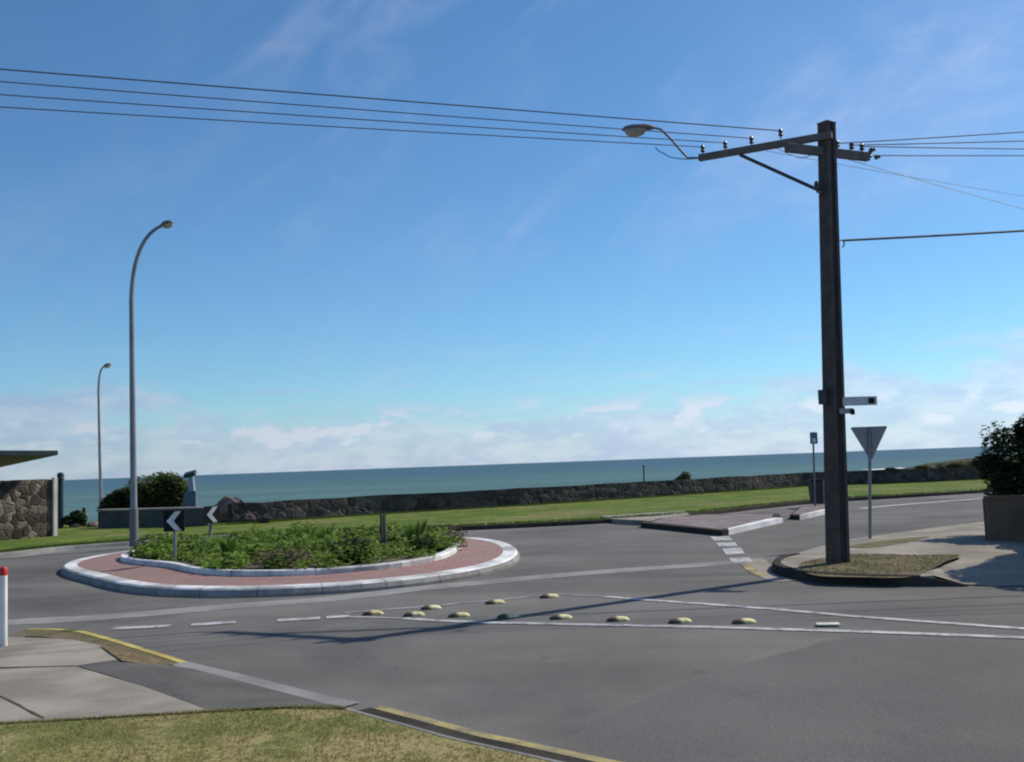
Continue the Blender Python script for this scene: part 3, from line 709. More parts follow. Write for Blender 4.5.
# boulders at the wall's left end
for k, (x, y, s, lb) in enumerate([(216, 523, .62, 'pale pinkish boulder at the left end of the sea wall, closest to the grey wall'), (227, 522.5, .80, 'tallest pinkish boulder, second from the grey wall at the sea wall end'), (246, 523.5, .36, 'flat pale rock lying on the lawn in front of the sea wall'), (262, 523.5, .30, 'small dark rock on the lawn in front of the sea wall')]):
    b = P(x, y, ZG); m = MB(); blob(m, (b.x, b.y + .3, ZG + s * .42), (s * .8, s * .6, s * .72 if k < 2 else s * .55), k + 2, 3, .45)
    tag(m.build('boulder', MT['boulder'] if k < 3 else MT['seawall']), lb, 'boulder')
# low grey wall on the left
a = P(98, 528, ZG); b = P(208, 526, ZG); 
t_ = empty('low_wall', (a.x, a.y, ZG)); tag(t_, 'low grey wall with a pale coping, standing on the lawn left of the boulders', 'wall')
d_ = (b - a); d_.z = 0; nrm = Vector((-d_.y, d_.x, 0)).normalized()
rw = [Vector((a.x, a.y, 0)), Vector((b.x, b.y, 0))]
m = MB(); q = [a, b, b + nrm * .35, a + nrm * .35]; m.prism([Vector((p.x, p.y, ZG - .03)) for p in q], [Vector((p.x, p.y, ZG + .64)) for p in q]); m.build('wall_face', MT['wallgrey'], t_)
m = MB(); dn = d_.normalized() * .06; q = [a - dn - nrm * .05, b + dn - nrm * .05, b + dn + nrm * .4, a - dn + nrm * .4]; m.prism([Vector((p.x, p.y, ZG + .642)) for p in q], [Vector((p.x, p.y, ZG + .70)) for p in q]); m.build('coping', MT['walltop'], t_)

# bush behind the low wall
def bush(name, c, rad, n, size, mt, label, cat, lobes=7, trunk=True):
    e = empty(name, (c[0], c[1], ZG)); tag(e, label, cat)
    m = MB()
    for k in range(lobes):
        an = random.uniform(0, 6.28); rr = random.uniform(.2, .65)
        cc = (c[0] + math.cos(an) * rad[0] * rr, c[1] + math.sin(an) * rad[1] * rr, c[2] + random.uniform(-.25, .45) * rad[2])
        f = random.uniform(.4, .62); leaves(m, cc, (rad[0] * f, rad[1] * f, rad[2] * f), n // lobes, size, .4, zmin=ZG)
    m.build('foliage', mt, e)
    if trunk:
        m = MB()
        for k in range(5):
            an = k * 1.3; m.tube([(c[0], c[1], ZG - .05), (c[0] + math.cos(an) * rad[0] * .2, c[1] + math.sin(an) * rad[1] * .2, c[2] * .6), (c[0] + math.cos(an) * rad[0] * .5, c[1] + math.sin(an) * rad[1] * .5, c[2] + rad[2] * .3)], [.07, .05, .02], 6)
        m.build('stem', MT['bark'], e)
    return e
bY = 42.6
def centre(x0, x1, ytop, Y):
    l = PY(x0, ytop, Y); r = PY(x1, ytop, Y); return (l.x + r.x) / 2, (r.x - l.x) / 2, l.z
cx, hw, zt = centre(120, 190, 474, bY); bush('bush', (cx, bY, ZG + (zt - ZG) * .52), (hw * 1.12, 1.2, (zt - ZG) * .62), 15000, .19, MT['leaf_shrub'], 'large round green bush behind the low grey wall', 'bush', 16)
cx, hw, zt = centre(97, 128, 487, bY - .4); bush('bush', (cx, bY - .4, ZG + (zt - ZG) * .5), (hw * 1.2, 1.0, (zt - ZG) * .65), 5500, .18, MT['leaf_dark'], 'smaller dark bush at the left end of the low grey wall, behind a lamp post', 'bush', 6)
# little bush by the shelter
c = P(68, 528, ZG); bush('bush', (c.x, c.y + .4, ZG + .32), (.62, .4, .42), 2200, .12, MT['leaf_dark'], 'small dark brownish bush on the lawn right beside the stone shelter wall', 'bush', 4)
c = P(84, 526, ZG); m = MB(); m.tube([(c.x, c.y, ZG - .02), (c.x, c.y, ZG + .72), (c.x, c.y, ZG + .75)], [.075, .07, .04], 10); tag(m.build('timber_post', MT['bark'], smooth=True), 'short dark timber post on the lawn between two dark bushes', 'post')
for k, (x, y, s) in enumerate(((93, 527, .22), (76, 527.5, .16))):
    b = P(x, y, ZG); m = MB(); blob(m, (b.x, b.y, ZG + s * .4), (s * 1.2, s, s * .7), k + 9, 2, .35)
    tag(m.build('rock', MT['boulder']), ['pale rock between the short timber post and the low grey wall', 'small pale rock at the foot of the small dark bush'][k], 'rock')
# blue pedestal on the foreshore behind the low wall
Yq = 40.6
c = PY(190, 507, Yq); e = empty('display_pedestal', (c.x, Yq, ZG)); tag(e, 'pale blue pedestal with a dark slanted top panel rising behind the low grey wall', 'pedestal')
z1 = PY(190, 491, Yq).z; z2 = PY(190, 478, Yq).z
m = MB(); m.prism([(c.x - .42, Yq - .2, ZG - .02), (c.x + .3, Yq - .2, ZG - .02), (c.x + .3, Yq + .2, ZG - .02), (c.x - .42, Yq + .2, ZG - .02)], [(c.x - .16, Yq - .12, z1), (c.x + .28, Yq - .12, z1), (c.x + .28, Yq + .12, z1), (c.x - .16, Yq + .12, z1)]); m.build('base', MT['bluegrey'], e, bevel=.02)
m = MB(); m.prism([(c.x - .03, Yq - .1, z1), (c.x + .2, Yq - .1, z1), (c.x + .2, Yq + .1, z1), (c.x - .03, Yq + .1, z1)], [(c.x - .05, Yq - .08, z2 + .1), (c.x + .15, Yq - .08, z2 + .1), (c.x + .15, Yq + .08, z2 + .1), (c.x - .05, Yq + .08, z2 + .1)]); m.build('column', mat('pale_blue_paint', (.26, .33, .40), .6, var=.15), e, bevel=.01)
m = MB(); m.box((c.x + .02, Yq, z2 + .16), (.46, .34, .15), mat=Matrix.Rotation(R(-14), 3, 'Y') @ Matrix.Rotation(R(20), 3, 'X')); m.build('top_panel', MT['teal'], e, bevel=.015)
# dark teal column by the shelter
Yq = 40.0; c = PY(60.5, 515, Yq); zt = PY(60, 472.5, Yq).z
e = empty('slim_column', (c.x, Yq, ZG)); tag(e, 'slim dark teal column with a rounded cap beside the stone shelter', 'column')
m = MB(); m.tube([(c.x, Yq, ZG - .02), (c.x, Yq, zt - .28)], [.12, .11], 12); m.build('shaft', MT['teal'], e, smooth=True)
m = MB(); m.lathe((c.x, Yq, zt - .28), [(.15, 0), (.15, .06), (.12, .1), (.14, .18), (.10, .26), (.03, .29)], 12); m.build('cap', MT['teal'], e, smooth=True)

# shelter at far left
c = P(56, 536, ZG); e = empty('beach_shelter', (c.x - 3, c.y, ZG)); tag(e, 'beach shelter with rough stone wall and thin flat roof, cut off by the left edge', 'shelter')
zt = PY(50, 479, c.y).z; L = P(-70, 547, ZG)
wl = [Vector((L.x, L.y, 0)), Vector((c.x - .14, c.y, 0))]
m = MB(); line = dense(wl, .3); nr = (offset(line, 1)[0] - line[0])
NZ = 8; cols = len(line)
def wp(i, k, back): 
    p = line[i]; j = .022 * noise.noise(Vector((p.x * 2.3, p.y * 2.3, k * .9 + (9 if back else 0))))
    return p + nr * ((.2 if back else 0) + j) + Vector((0, 0, ZG - .03 + (zt - ZG + .03) * k / NZ + (.06 * noise.noise(Vector((i * .8, 0, 0))) if k == NZ else 0)))
for i in range(cols - 1):
    for k in range(NZ):
        m.face([wp(i, k, 0), wp(i + 1, k, 0), wp(i + 1, k + 1, 0), wp(i, k + 1, 0)]); m.face([wp(i + 1, k, 1), wp(i, k, 1), wp(i, k + 1, 1), wp(i + 1, k + 1, 1)])
    m.face([wp(i, NZ, 0), wp(i + 1, NZ, 0), wp(i + 1, NZ, 1), wp(i, NZ, 1)])
for k in range(NZ): m.face([wp(cols - 1, k, 0), wp(cols - 1, k, 1), wp(cols - 1, k + 1, 1), wp(cols - 1, k + 1, 0)])
m.build('stone_wall', MT['shelterstone'], e)
m = MB(); q = c + Vector((.02, 0, 0)); m.box((c.x - .09, c.y + .1, (ZG + zt) / 2 + .02), (.07, .30, zt - ZG + .06)); m.build('sunlit_wall_end', MT['walltop'], e, bevel=.01)  # pale strip standing in for the sunlit end face of the wall
fr = PY(58, 455, c.y - .8); fl = PY(-90, 455, c.y - 1.6); bk = PY(-12, 470, c.y + 7); bl = PY(-120, 472, c.y + 6)
m = MB(); q = [fl, fr, bk, bl]; m.prism([p for p in q], [p + Vector((0, 0, .15)) for p in q]); m.build('roof', MT['roof'], e)
for (x, y) in ((-40, c.y + 1), (-70, c.y + 4)):
    b = PY(x, 540, y); m = MB(); m.tube([(b.x, y, ZG - .02), (b.x, y, fr.z - .08)], .06, 8); m.build('support_post', MT['greypaint'], e, smooth=True)

# right side things on the reserve
c = P(815, 505, ZG); hz = PY(813, 432, c.y).z
e = empty('parking_sign', (c.x, c.y, ZG)); tag(e, 'small blue and white sign on a thin post beside the litter bin', 'road sign')
m = MB(); hx = PY(813, 432, c.y).x; m.tube([(c.x, c.y, ZG - .05), (hx, c.y, hz)], .035, 8); m.build('post', MT['greypaint'], e, smooth=True)
m = MB(); m.box((hx, c.y - .05, hz - .22), (.27, .015, .42)); m.build('sign_plate', mat('sign_blue', (.10, .16, .28), .5, var=.2), e)
m = MB(); m.box((hx, c.y - .062, hz - .30), (.15, .006, .14)); m.build('sign_face', MT['signwhite'], e)
c = P(819, 504, ZG); e = empty('litter_bin', (c.x, c.y, ZG)); tag(e, 'dark litter bin with pale side frame at the lawn edge, left of the tall pole', 'bin')
m = MB(); m.prism([(c.x - .2, c.y - .1, ZG + .0), (c.x + .14, c.y - .1, ZG + .0), (c.x + .14, c.y + .4, ZG), (c.x - .2, c.y + .4, ZG)], [(c.x - .25, c.y - .15, ZG + .82), (c.x + .16, c.y - .15, ZG + .82), (c.x + .16, c.y + .45, ZG + .82), (c.x - .25, c.y + .45, ZG + .82)]); m.build('bin_body', MT['binmat'], e, bevel=.02)
m = MB(); m.box((c.x - .045, c.y + .15, ZG + .86), (.46, .64, .07), mat=Matrix.Rotation(R(-4), 3, 'X')); m.build('lid', MT['binmat'], e, bevel=.02)
m = MB(); m.box((c.x + .24, c.y + .1, ZG + .44), (.08, .08, .9)); m.build('frame_post', MT['signback'], e)
# shrub and thin post behind the sea wall
c = PY(682, 484, 56.5); zt = PY(682, 472, 56.5).z
e = bush('bush', (c.x, 56.5, (zt - .6)), (.62, .5, .68), 2200, .15, MT['leaf_shrub'], 'small dark bush poking above the middle of the sea wall', 'bush', 4, False)
c = PY(644, 484, 55); zt = PY(644, 466, 55).z
m = MB(); m.tube([(c.x, 55, ZG - .1), (c.x + .02, 55, zt)], .04, 8); m.lathe((c.x + .02, 55, zt - .02), [(.06, 0), (.07, .05), (.02, .09)], 8); tag(m.build('beach_post', MT['darksteel'], smooth=True), 'thin dark post standing behind the sea wall, left of the small bush', 'post')
# low scrub on top of the dunes
for k, (x, y, Y, s) in enumerate(((897, 471, 72, .6), (928, 469, 74, .7), (951, 467, 76, .9), (972, 464, 76, 1.2))):
    c = PY(x, y, Y)
    bush('coastal_scrub', (c.x, Y, c.z), (s * 1.5, s, s * .55), 1800, .2, MT['leaf_shrub'], ['leftmost low scrub clump behind the right end of the sea wall', 'second low scrub clump from the left behind the sea wall', 'third low scrub clump from the left behind the sea wall, on the dune', 'largest scrub clump on the dune, beside the big tree at right'][k], 'bush', 4, False)

# ---------------------------------------------------------------- street lamps
def street_lamp(base, top_px, bend_px, end_px, r0, label, gap):
    Yb = base.y; e = empty('street_lamp', tuple(base)); tag(e, label, 'street lamp', 'curved street lamps by the lawn')
    A = PY(*bend_px, Yb); T = PY(*end_px, Yb)
    pts = [Vector(base), Vector(base).lerp(A, .5), A]
    H = Vector((A.x + (T.x - A.x) * .06, Yb, T.z - (T.x - A.x) * .38))
    curve = []
    for k in range(1, 13):
        t = k / 12; curve.append(A * (1 - t) ** 2 + H * 2 * t * (1 - t) + T * t * t)
    allp = pts + curve; n = len(allp)
    m = MB(); m.tube([Vector(base) - Vector((0, 0, .05)), Vector(base) + Vector((0, 0, .02)), Vector(base) + Vector((0, 0, 1.0))], [r0 * 1.5, r0 * 1.5, r0 * 1.4], 14); m.build('base_sleeve', MT['greypaint'], e, smooth=True)
    m = MB(); m.tube([Vector(base) + Vector((0, 0, .9))] + allp[1:], [r0 * 1.15, r0, r0 * .8] + [r0 * (.8 - .25 * k / 12) for k in range(1, 13)], 14); m.build('pole', MT['galv'], e, smooth=True)
    d = (curve[-1] - curve[-2]).normalized(); ang = -math.atan2(d.z, d.x) * .55
    rot = Matrix.Rotation(ang, 3, 'Y')
    m = MB(); i0 = 0; ns = 12; secs = [(-.02, .05, .05), (.05, .11, .10), (.15, .17, .15), (.32, .18, .16), (.46, .14, .12), (.52, .06, .05)]
    sc = gap
    for (x, w_, h_) in secs:
        for a in range(ns):
            an = 2 * math.pi * a / ns; hh = h_ if math.sin(an) > 0 else h_ * .35
            m.v.append(tuple(T + rot @ (Vector((x, w_ * math.cos(an), hh * math.sin(an))) * sc)))
    for k in range(len(secs) - 1):
        for a in range(ns):
            j = (a + 1) % ns; m.f.append((k * ns + a, k * ns + j, (k + 1) * ns + j, (k + 1) * ns + a)); m.m.append(0)
    m.f.append(tuple(range(ns))); m.m.append(0); l = (len(secs) - 1) * ns; m.f.append(tuple(range(l, l + ns))); m.m.append(0)
    hd = m.build('lamp_head', MT['greypaint'], e, smooth=True)
    m = MB()
    for k, s in enumerate((1, .8, .4)): pass
    prof = [(.0, -.17), (.06, -.16), (.11, -.13), (.145, -.07), (.15, -.02)]
    m.lathe(T + rot @ (Vector((.27, 0, 0)) * sc), [(r_ * sc, z * sc) for r_, z in prof], 14, mat=rot @ Matrix.Diagonal((1.5, .95, 1)))
    m.build('lens', MT['lens'], hd, smooth=True)
    return e
b1_ = P(134, 544.5, ZG); street_lamp(b1_, None, (131.5, 300), (161, 226), .082, 'nearer and taller looking grey curved street lamp behind the roundabout', .72)
b2_ = P(101, 509.5, ZG); b2_.z = -.3; street_lamp(b2_, None, (98.5, 392), (103.5, 367), .085, 'farther small looking curved street lamp behind the dark bush, left of the nearer one', .95)

# ---------------------------------------------------------------- signs
def chevron(name, base_px, x0, x1, yt, yb, Y, rz, label, flip=False, thick=.025):
    c = PY((x0 + x1) / 2, yb, Y); zt = PY((x0 + x1) / 2, yt, Y).z; zb = c.z; s = zt - zb
    e = empty(name, (c.x, Y, .25)); tag(e, label, 'chevron sign', 'chevron marker signs on the roundabout')
    rot = Matrix.Rotation(rz, 3, 'Z')
    m = MB(); bx = PY(base_px[0], base_px[1], Y); m.tube([(bx.x, Y + .04, .2), (c.x, Y + .04, zt - .03)], .034, 10); m.build('post', MT['galv'], e, smooth=True)
    m = MB(); m.box((c.x, Y, (zt + zb) / 2), (s, thick, s), rz, 0); m.build('sign_plate', MT['black'], e)
    # white arrow pointing left, as its own raised sheet
    P2 = [(-.40, 0), (.02, .44), (.34, .44), (-.08, 0)]
    m = MB()
    for sg in (1, -1):
        q = [(x * s, sg * z * s) for x, z in ((-.36, 0), (.06, .46), (.36, .46), (-.02, 0))]
        if sg < 0: q = list(reversed(q))
        f = []; bk = []
        for x, z in q:
            f.append(rot @ Vector((x, -thick / 2 - .006, 0)) + Vector((c.x, Y, (zt + zb) / 2 + z))); bk.append(rot @ Vector((x, -thick / 2 - .001, 0)) + Vector((c.x, Y, (zt + zb) / 2 + z)))
        m.prism(bk, f)
    m.build('chevron', MT['signwhite'], e)
    return e
chevron('chevron_sign', (174, 552), 164, 184.5, 510.5, 531.5, 20.9, R(0), 'black chevron sign with a white arrow, facing the camera at the left of the garden')
chevron('chevron_sign', (207.5, 540), 205, 219, 506, 523, 23.6, R(48), 'black chevron sign turned edgeways behind the first, its white arrow half visible')
Yq = 20.3; c = P(385, 553, .27)
e = empty('chevron_sign', (c.x, c.y, .25)); tag(e, 'narrow chevron sign seen edge on, standing in the right part of the garden', 'chevron sign', 'chevron marker signs on the roundabout')
zt = PY(384, 514, c.y).z
m = MB(); m.tube([(c.x, c.y, .2), (c.x - .02, c.y, zt - .05)], .05, 10); m.build('post', MT['darksteel'], e, smooth=True)
m = MB(); m.box((c.x - .02, c.y - .03, zt - .24), (.45, .025, .48), R(85)); m.build('sign_plate', MT['black'], e)

# give way sign seen from behind
c = P(870, 539, .12); zt = PY(869.5, 426.5, c.y).z; e = empty('give_way_sign', (c.x, c.y, .12)); tag(e, 'grey back of a triangular give way sign on a post at the corner footpath', 'road sign')
tp = PY(869.5, 426, c.y); w2 = .395; zb = PY(869.5, 459, c.y).z
m = MB(); m.tube([(c.x, c.y, .1), (tp.x, c.y, zt - .03)], .034, 10); m.build('post', MT['galv'], e, smooth=True)
def tri(sc, y0, y1, mt, name):
    m = MB(); zc = zt - (zt - zb) * .36
    T = [(-w2, zt - .02), (-w2 + .03, zt), (w2 - .03, zt), (w2, zt - .02), (.03, zb), (-.03, zb)]
    T = [(x * sc, zc + (z - zc) * sc) for x, z in T]
    m.prism([(tp.x + x, c.y + y0, z) for x, z in reversed(T)], [(tp.x + x, c.y + y1, z) for x, z in reversed(T)]); return m.build(name, mt, e)
tri(1, .04, .052, MT['signback'], 'sign_plate'); tri(.995, .0535, .056, MT['red'], 'red_border'); tri(.72, .0575, .06, MT['white'], 'white_face')
for z_ in (.15, .42): m = MB(); m.box((tp.x, c.y + .03, zt - z_), (.12, .02, .04)); m.build('bracket', MT['galv'], e)

# white post with red top at left edge
c = P(3.5, 646, .1); zt = PY(3, 567, c.y).z; e = empty('marker_post', (c.x, c.y, .1)); tag(e, 'white marker post with a red top on the concrete path at the left edge', 'post')
m = MB(); m.tube([(c.x, c.y, .08), (c.x - .005, c.y, zt - .09)], .042, 16); m.build('post_body', MT['white'], e, smooth=True)
m = MB(); m.lathe((c.x - .005, c.y, zt - .095), [(.046, 0), (.046, .07), (.03, .095), (.01, .1)], 16); m.build('red_cap', MT['red'], e, smooth=True)

# ---------------------------------------------------------------- raised yellow bars
front = [(370, 614), (411, 615.3), (456, 616), (505, 617), (558, 618.2), (615, 620.2), (677, 622), (741, 622.5)]
rear = [(428, 608.5), (492, 603), (546, 597)]
ordn = ['first', 'second', 'third', 'fourth', 'fifth', 'sixth', 'seventh', 'eighth']
def bar_mesh():
    m = MB(); L, W, H = .145, .075, .046; nu, nv = 20, 6
    for k in range(nv + 1):
        f = math.sin(math.pi / 2 * k / nv); g = math.cos(math.pi / 2 * k / nv)
        g = g ** .6
        for a in range(nu):
            an = 2 * math.pi * a / nu; c_, s_ = math.cos(an), math.sin(an)
            m.v.append((L * g * math.copysign(abs(c_) ** .6, c_), W * g * math.copysign(abs(s_) ** .7, s_), H * f))
    for k in range(nv):
        for a in range(nu):
            j = (a + 1) % nu; m.f.append((k * nu + a, k * nu + j, (k + 1) * nu + j, (k + 1) * nu + a)); m.m.append(0)
    m.f.append(tuple(nv * nu + a for a in range(nu))); m.m.append(0)
    return m
def bar_end_shade(m):
    """shade painted into the left end of each bar, in the bar's own coordinates"""
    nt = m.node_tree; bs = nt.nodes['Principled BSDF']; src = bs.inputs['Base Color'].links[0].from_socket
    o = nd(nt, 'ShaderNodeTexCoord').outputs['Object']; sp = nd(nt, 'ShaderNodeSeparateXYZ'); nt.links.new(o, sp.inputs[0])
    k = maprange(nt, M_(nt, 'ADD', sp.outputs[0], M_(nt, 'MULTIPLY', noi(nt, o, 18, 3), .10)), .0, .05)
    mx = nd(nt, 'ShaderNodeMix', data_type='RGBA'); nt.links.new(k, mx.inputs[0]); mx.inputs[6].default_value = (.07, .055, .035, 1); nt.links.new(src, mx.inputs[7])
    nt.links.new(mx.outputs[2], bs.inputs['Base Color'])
bar_end_shade(MT['barpaint'])
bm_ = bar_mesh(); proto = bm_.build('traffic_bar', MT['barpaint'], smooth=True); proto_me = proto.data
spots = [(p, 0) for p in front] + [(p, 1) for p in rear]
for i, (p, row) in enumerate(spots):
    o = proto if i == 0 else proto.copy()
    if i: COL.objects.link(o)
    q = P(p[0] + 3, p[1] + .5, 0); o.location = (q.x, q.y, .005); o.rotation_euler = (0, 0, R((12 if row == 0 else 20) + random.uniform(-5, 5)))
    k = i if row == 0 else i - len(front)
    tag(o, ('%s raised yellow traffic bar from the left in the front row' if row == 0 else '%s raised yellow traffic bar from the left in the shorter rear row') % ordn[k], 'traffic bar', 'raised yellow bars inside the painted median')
o = MB(); q = P(828, 626); o.box((0, 0, 0), (.26, .14, .018)); pb = o.build('traffic_bar', MT['barpale'], bevel=.006); pb.location = (q.x, q.y, .013); pb.rotation_euler = (0, 0, R(-8))
tag(pb, 'flat pale base plate where a bar is missing, rightmost in the median', 'traffic bar', 'raised yellow bars inside the painted median')

# ---------------------------------------------------------------- the utility pole
base = P(838, 563, .13); top = PY(826.5, 124, base.y); top.z = PY(826.5, 124, base.y).z
ax = (top - base)
pl = empty('utility_pole', tuple(base)); tag(pl, 'tall dark steel and concrete utility pole leaning slightly at the corner', 'utility pole')
prot = R(34)      # broad face turned to the right of the camera
ex_ = Vector((math.cos(prot), math.sin(prot), 0)); ey_ = Vector((-math.sin(prot), math.cos(prot), 0))
def pole_at(t): return base.lerp(top, t)
def pole_prism(x0b, x1b, x0t, x1t, yb_, yt_, z0=-.15, z1=1.0, mb=None):
    m = mb or MB(); A = pole_at(z0 / ax.z) if z0 < 0 else pole_at(z0); B = pole_at(z1)
    lo = [A + ex_ * x + ey_ * y for x, y in ((x0b, -yb_), (x1b, -yb_), (x1b, yb_), (x0b, yb_))]
    hi = [B + ex_ * x + ey_ * y for x, y in ((x0t, -yt_), (x1t, -yt_), (x1t, yt_), (x0t, yt_))]
    m.prism(lo, hi); return m
pole_prism(-.125, .125, -.085, .085, .105, .088).build('concrete_core', MT['polecon'], pl)
for sg in (-1, 1):
    m = MB(); xb, xt = .127, .087
    a, b = sorted((sg * xb, sg * (xb + .035))); c_, d_2 = sorted((sg * xt, sg * (xt + .03)))
    pole_prism(a, b, c_, d_2, .122, .102, mb=m)
    for ys in (-1, 1):      # channel flanges wrapping the concrete edge
        A = pole_at(-.15 / ax.z); B = pole_at(1.0)
        x0, x1 = sorted((sg * (xb + .034), sg * (xb - .045))); x2, x3 = sorted((sg * (xt + .029), sg * (xt - .04)))
        lo = [A + ex_ * x + ey_ * y for x, y in ((x0, ys * .108), (x1, ys * .108), (x1, ys * .124), (x0, ys * .124))]
        hi = [B + ex_ * x + ey_ * y for x, y in ((x2, ys * .090), (x3, ys * .090), (x3, ys * .104), (x2, ys * .104))]
        if ys < 0: lo.reverse(); hi.reverse()
        m.prism(lo, hi)
    m.build('steel_channel', MT['rust'], pl)
for k in range(7):
    t = .06 + k * .14; c = pole_at(t); hw_ = .127 + (.087 - .127) * t; yy = .124 + (.104 - .124) * t
    m = MB(); m.lathe(c + ex_ * (hw_ - .015) - ey_ * yy, [(.016, 0), (.016, .018)], 6, mat=Matrix.Rotation(prot, 3, 'Z') @ Matrix.Rotation(R(90), 3, 'X'))
    m.build('bolt', MT['darksteel'], pl)
m = MB(); c = pole_at(1.0); m.box((c.x, c.y, c.z + .012), (.25, .22, .02), prot); m.build('cap', MT['rust'], pl)

def beam(m, a, b, w_, h_, mi=0):
    a = Vector(a); b = Vector(b); d = (b - a).normalized(); s = d.cross(Vector((0, 0, 1))).normalized() * w_ / 2; u_ = s.normalized().cross(d) * h_ / 2
    m.prism([a - s - u_, a + s - u_, a + s + u_, a - s + u_], [b - s - u_, b + s - u_, b + s + u_, b - s + u_], mi)
zA = PY(819, 137, base.y - .1).z
armA = PY(823, 136, base.y - .12); armA.z = zA
d = ray(699, 158); tt = (zA - CAMH) / d.z; armT = Vector((0, 0, CAMH)) + d * tt
adir = (armT - armA).normalized()
m = MB(); beam(m, armA - adir * .15, armT, .10, .12); ca = m.build('crossarm', MT['timber'], pl, bevel=.008)
m = MB(); bs_ = pole_at((PY(819, 197, base.y).z - base.z) / ax.z) - ex_ * .08 - ey_ * .08; at = armA.lerp(armT, .66) - Vector((0, 0, .07)); beam(m, bs_, at, .05, .055); m.build('brace', MT['darksteel'], pl)
def insulator(m, p, h=.16, r=.045):
    m.lathe(p, [(.012, -.02), (.012, .03), (r * .8, .035), (r, .055), (r * .55, .08), (r * .85, .1), (r * .9, .115), (r * .5, h), (.01, h + .01)], 10)
tops = []
for x, y in ((703, 151), (726, 146), (752, 140), (781, 134)):
    # nearest point of the arm to the pixel column
    best = min((armA.lerp(armT, k / 200) for k in range(201)), key=lambda q_: abs((lambda c_: 512 + FPX * c_.x / -c_.z)(CR.transposed() @ (q_ - Vector((0, 0, CAMH)))) - x))
    m = MB(); p = best + Vector((0, 0, .065 + (.04 if x > 770 else 0))); insulator(m, p); m.build('insulator', MT['porcelain'], pl, smooth=True); tops.append(p + Vector((0, 0, .13)))
# second, lower crossarm towards the right
c = pole_at((PY(828, 152, base.y).z - base.z) / ax.z); z2 = c.z
def atz(x, y, z): d = ray(x, y); return Vector((0, 0, CAMH)) + d * ((z - CAMH) / d.z)
l2 = atz(786, 147.5, z2); r2 = atz(868, 157, z2)
m = MB(); beam(m, l2 + ey_ * 0, r2, .10, .15); m.build('crossarm', MT['timber'], pl, bevel=.008)
tops2 = []
for t, s in ((.62, 1), (.80, 1), (.93, 1), (1.02, 0)):
    p = l2.lerp(r2, t) + Vector((0, 0, .08)); m = MB(); insulator(m, p if s else p + Vector((0, 0, -.12)), .15, .05); m.build('insulator', MT['porcelain'], pl, smooth=True); tops2.append(p + Vector((0, 0, .1 if s else -.05)))
for k, (x, y) in enumerate(((872, 150), (877, 157))):
    p = atz(x, y, z2 + .05); m = MB(); m.lathe(p, [(.02, -.05), (.045, -.03), (.045, .0), (.02, .02), (.04, .04), (.02, .06)], 8, mat=Matrix.Rotation(R(80), 3, 'Y'))
    m.build('strain_insulator', MT['porcelain'], pl, smooth=True)
m = MB(); p = PY(816.5, 186, base.y - .2); insulator(m, p - Vector((0, 0, .09)), .17, .05); beam(m, p - Vector((0, 0, .1)), p + ex_ * .16 - Vector((0, 0, .1)), .03, .03); m.build('insulator', MT['porcelain'], pl, smooth=True)
m = MB(); p = PY(824, 397, base.y - .05); m.box(p, (.12, .16, .25), prot); m.build('fuse_box', MT['darksteel'], pl, bevel=.01)
m = MB(); p = pole_at((PY(841, 240, base.y).z - base.z) / ax.z) + ex_ * .13 - ey_ * .1; m.tube([p, p + ex_ * .1, p + ex_ * .14 - Vector((0, 0, .06)), p + ex_ * .08 - Vector((0, 0, .12))], .012, 6); m.build('cable_hook', MT['darksteel'], pl)
hook = p + ex_ * .1

# street light bolted to the arm tip
sl_ = empty('arm_street_light', tuple(armT)); tag(sl_, 'street light on a bent bracket at the tip of the utility pole crossarm', 'street light')
lumY = armT.y + .25
b_end = PY(655, 128, lumY); k1 = PY(688, 158, armT.y + .08); k0 = armT + Vector((.05, -.06, -.02))
m = MB(); path = [k0, k1, PY(683, 153, armT.y + .1), PY(670, 138, armT.y + .17), PY(661, 129.5, armT.y + .22), b_end]; m.tube(path, .022, 8); m.build('bracket', MT['greypaint'], sl_, smooth=True)
T = b_end; L_ = PY(622, 130, lumY + .05); dd = (L_ - T); ln = dd.length; dn_ = dd.normalized()
side_ = dn_.cross(Vector((0, 0, 1))).normalized(); up = side_.cross(dn_)
m = MB(); ns = 14; secs = [(0, .04, .04), (.12, .09, .07), (.35, .13, .09), (.7, .14, .09), (.92, .10, .06), (1.0, .03, .02)]
for (t, w_, h_) in secs:
    for a in range(ns):
        an = 2 * math.pi * a / ns; hh = h_ if math.sin(an) > 0 else h_ * .3
        m.v.append(tuple(T + dn_ * (ln * t) + side_ * (w_ * math.cos(an)) + up * (hh * math.sin(an))))
for k in range(len(secs) - 1):
    for a in range(ns):
        j = (a + 1) % ns; m.f.append((k * ns + a, k * ns + j, (k + 1) * ns + j, (k + 1) * ns + a)); m.m.append(0)
m.f.append(tuple(range(ns))); m.m.append(0); l = (len(secs) - 1) * ns; m.f.append(tuple(range(l, l + ns))); m.m.append(0)
hd = m.build('lamp_head', MT['greypaint'], sl_, smooth=True)
m = MB(); rotm = Matrix((dn_, side_, up)).transposed()
m.lathe(T + dn_ * (ln * .6), [(.0, -.14), (.05, -.135), (.09, -.11), (.115, -.06), (.12, -.02)], 16, mat=rotm @ Matrix.Diagonal((1.7, 1, 1))); m.build('lens', MT['lens'], hd, smooth=True)

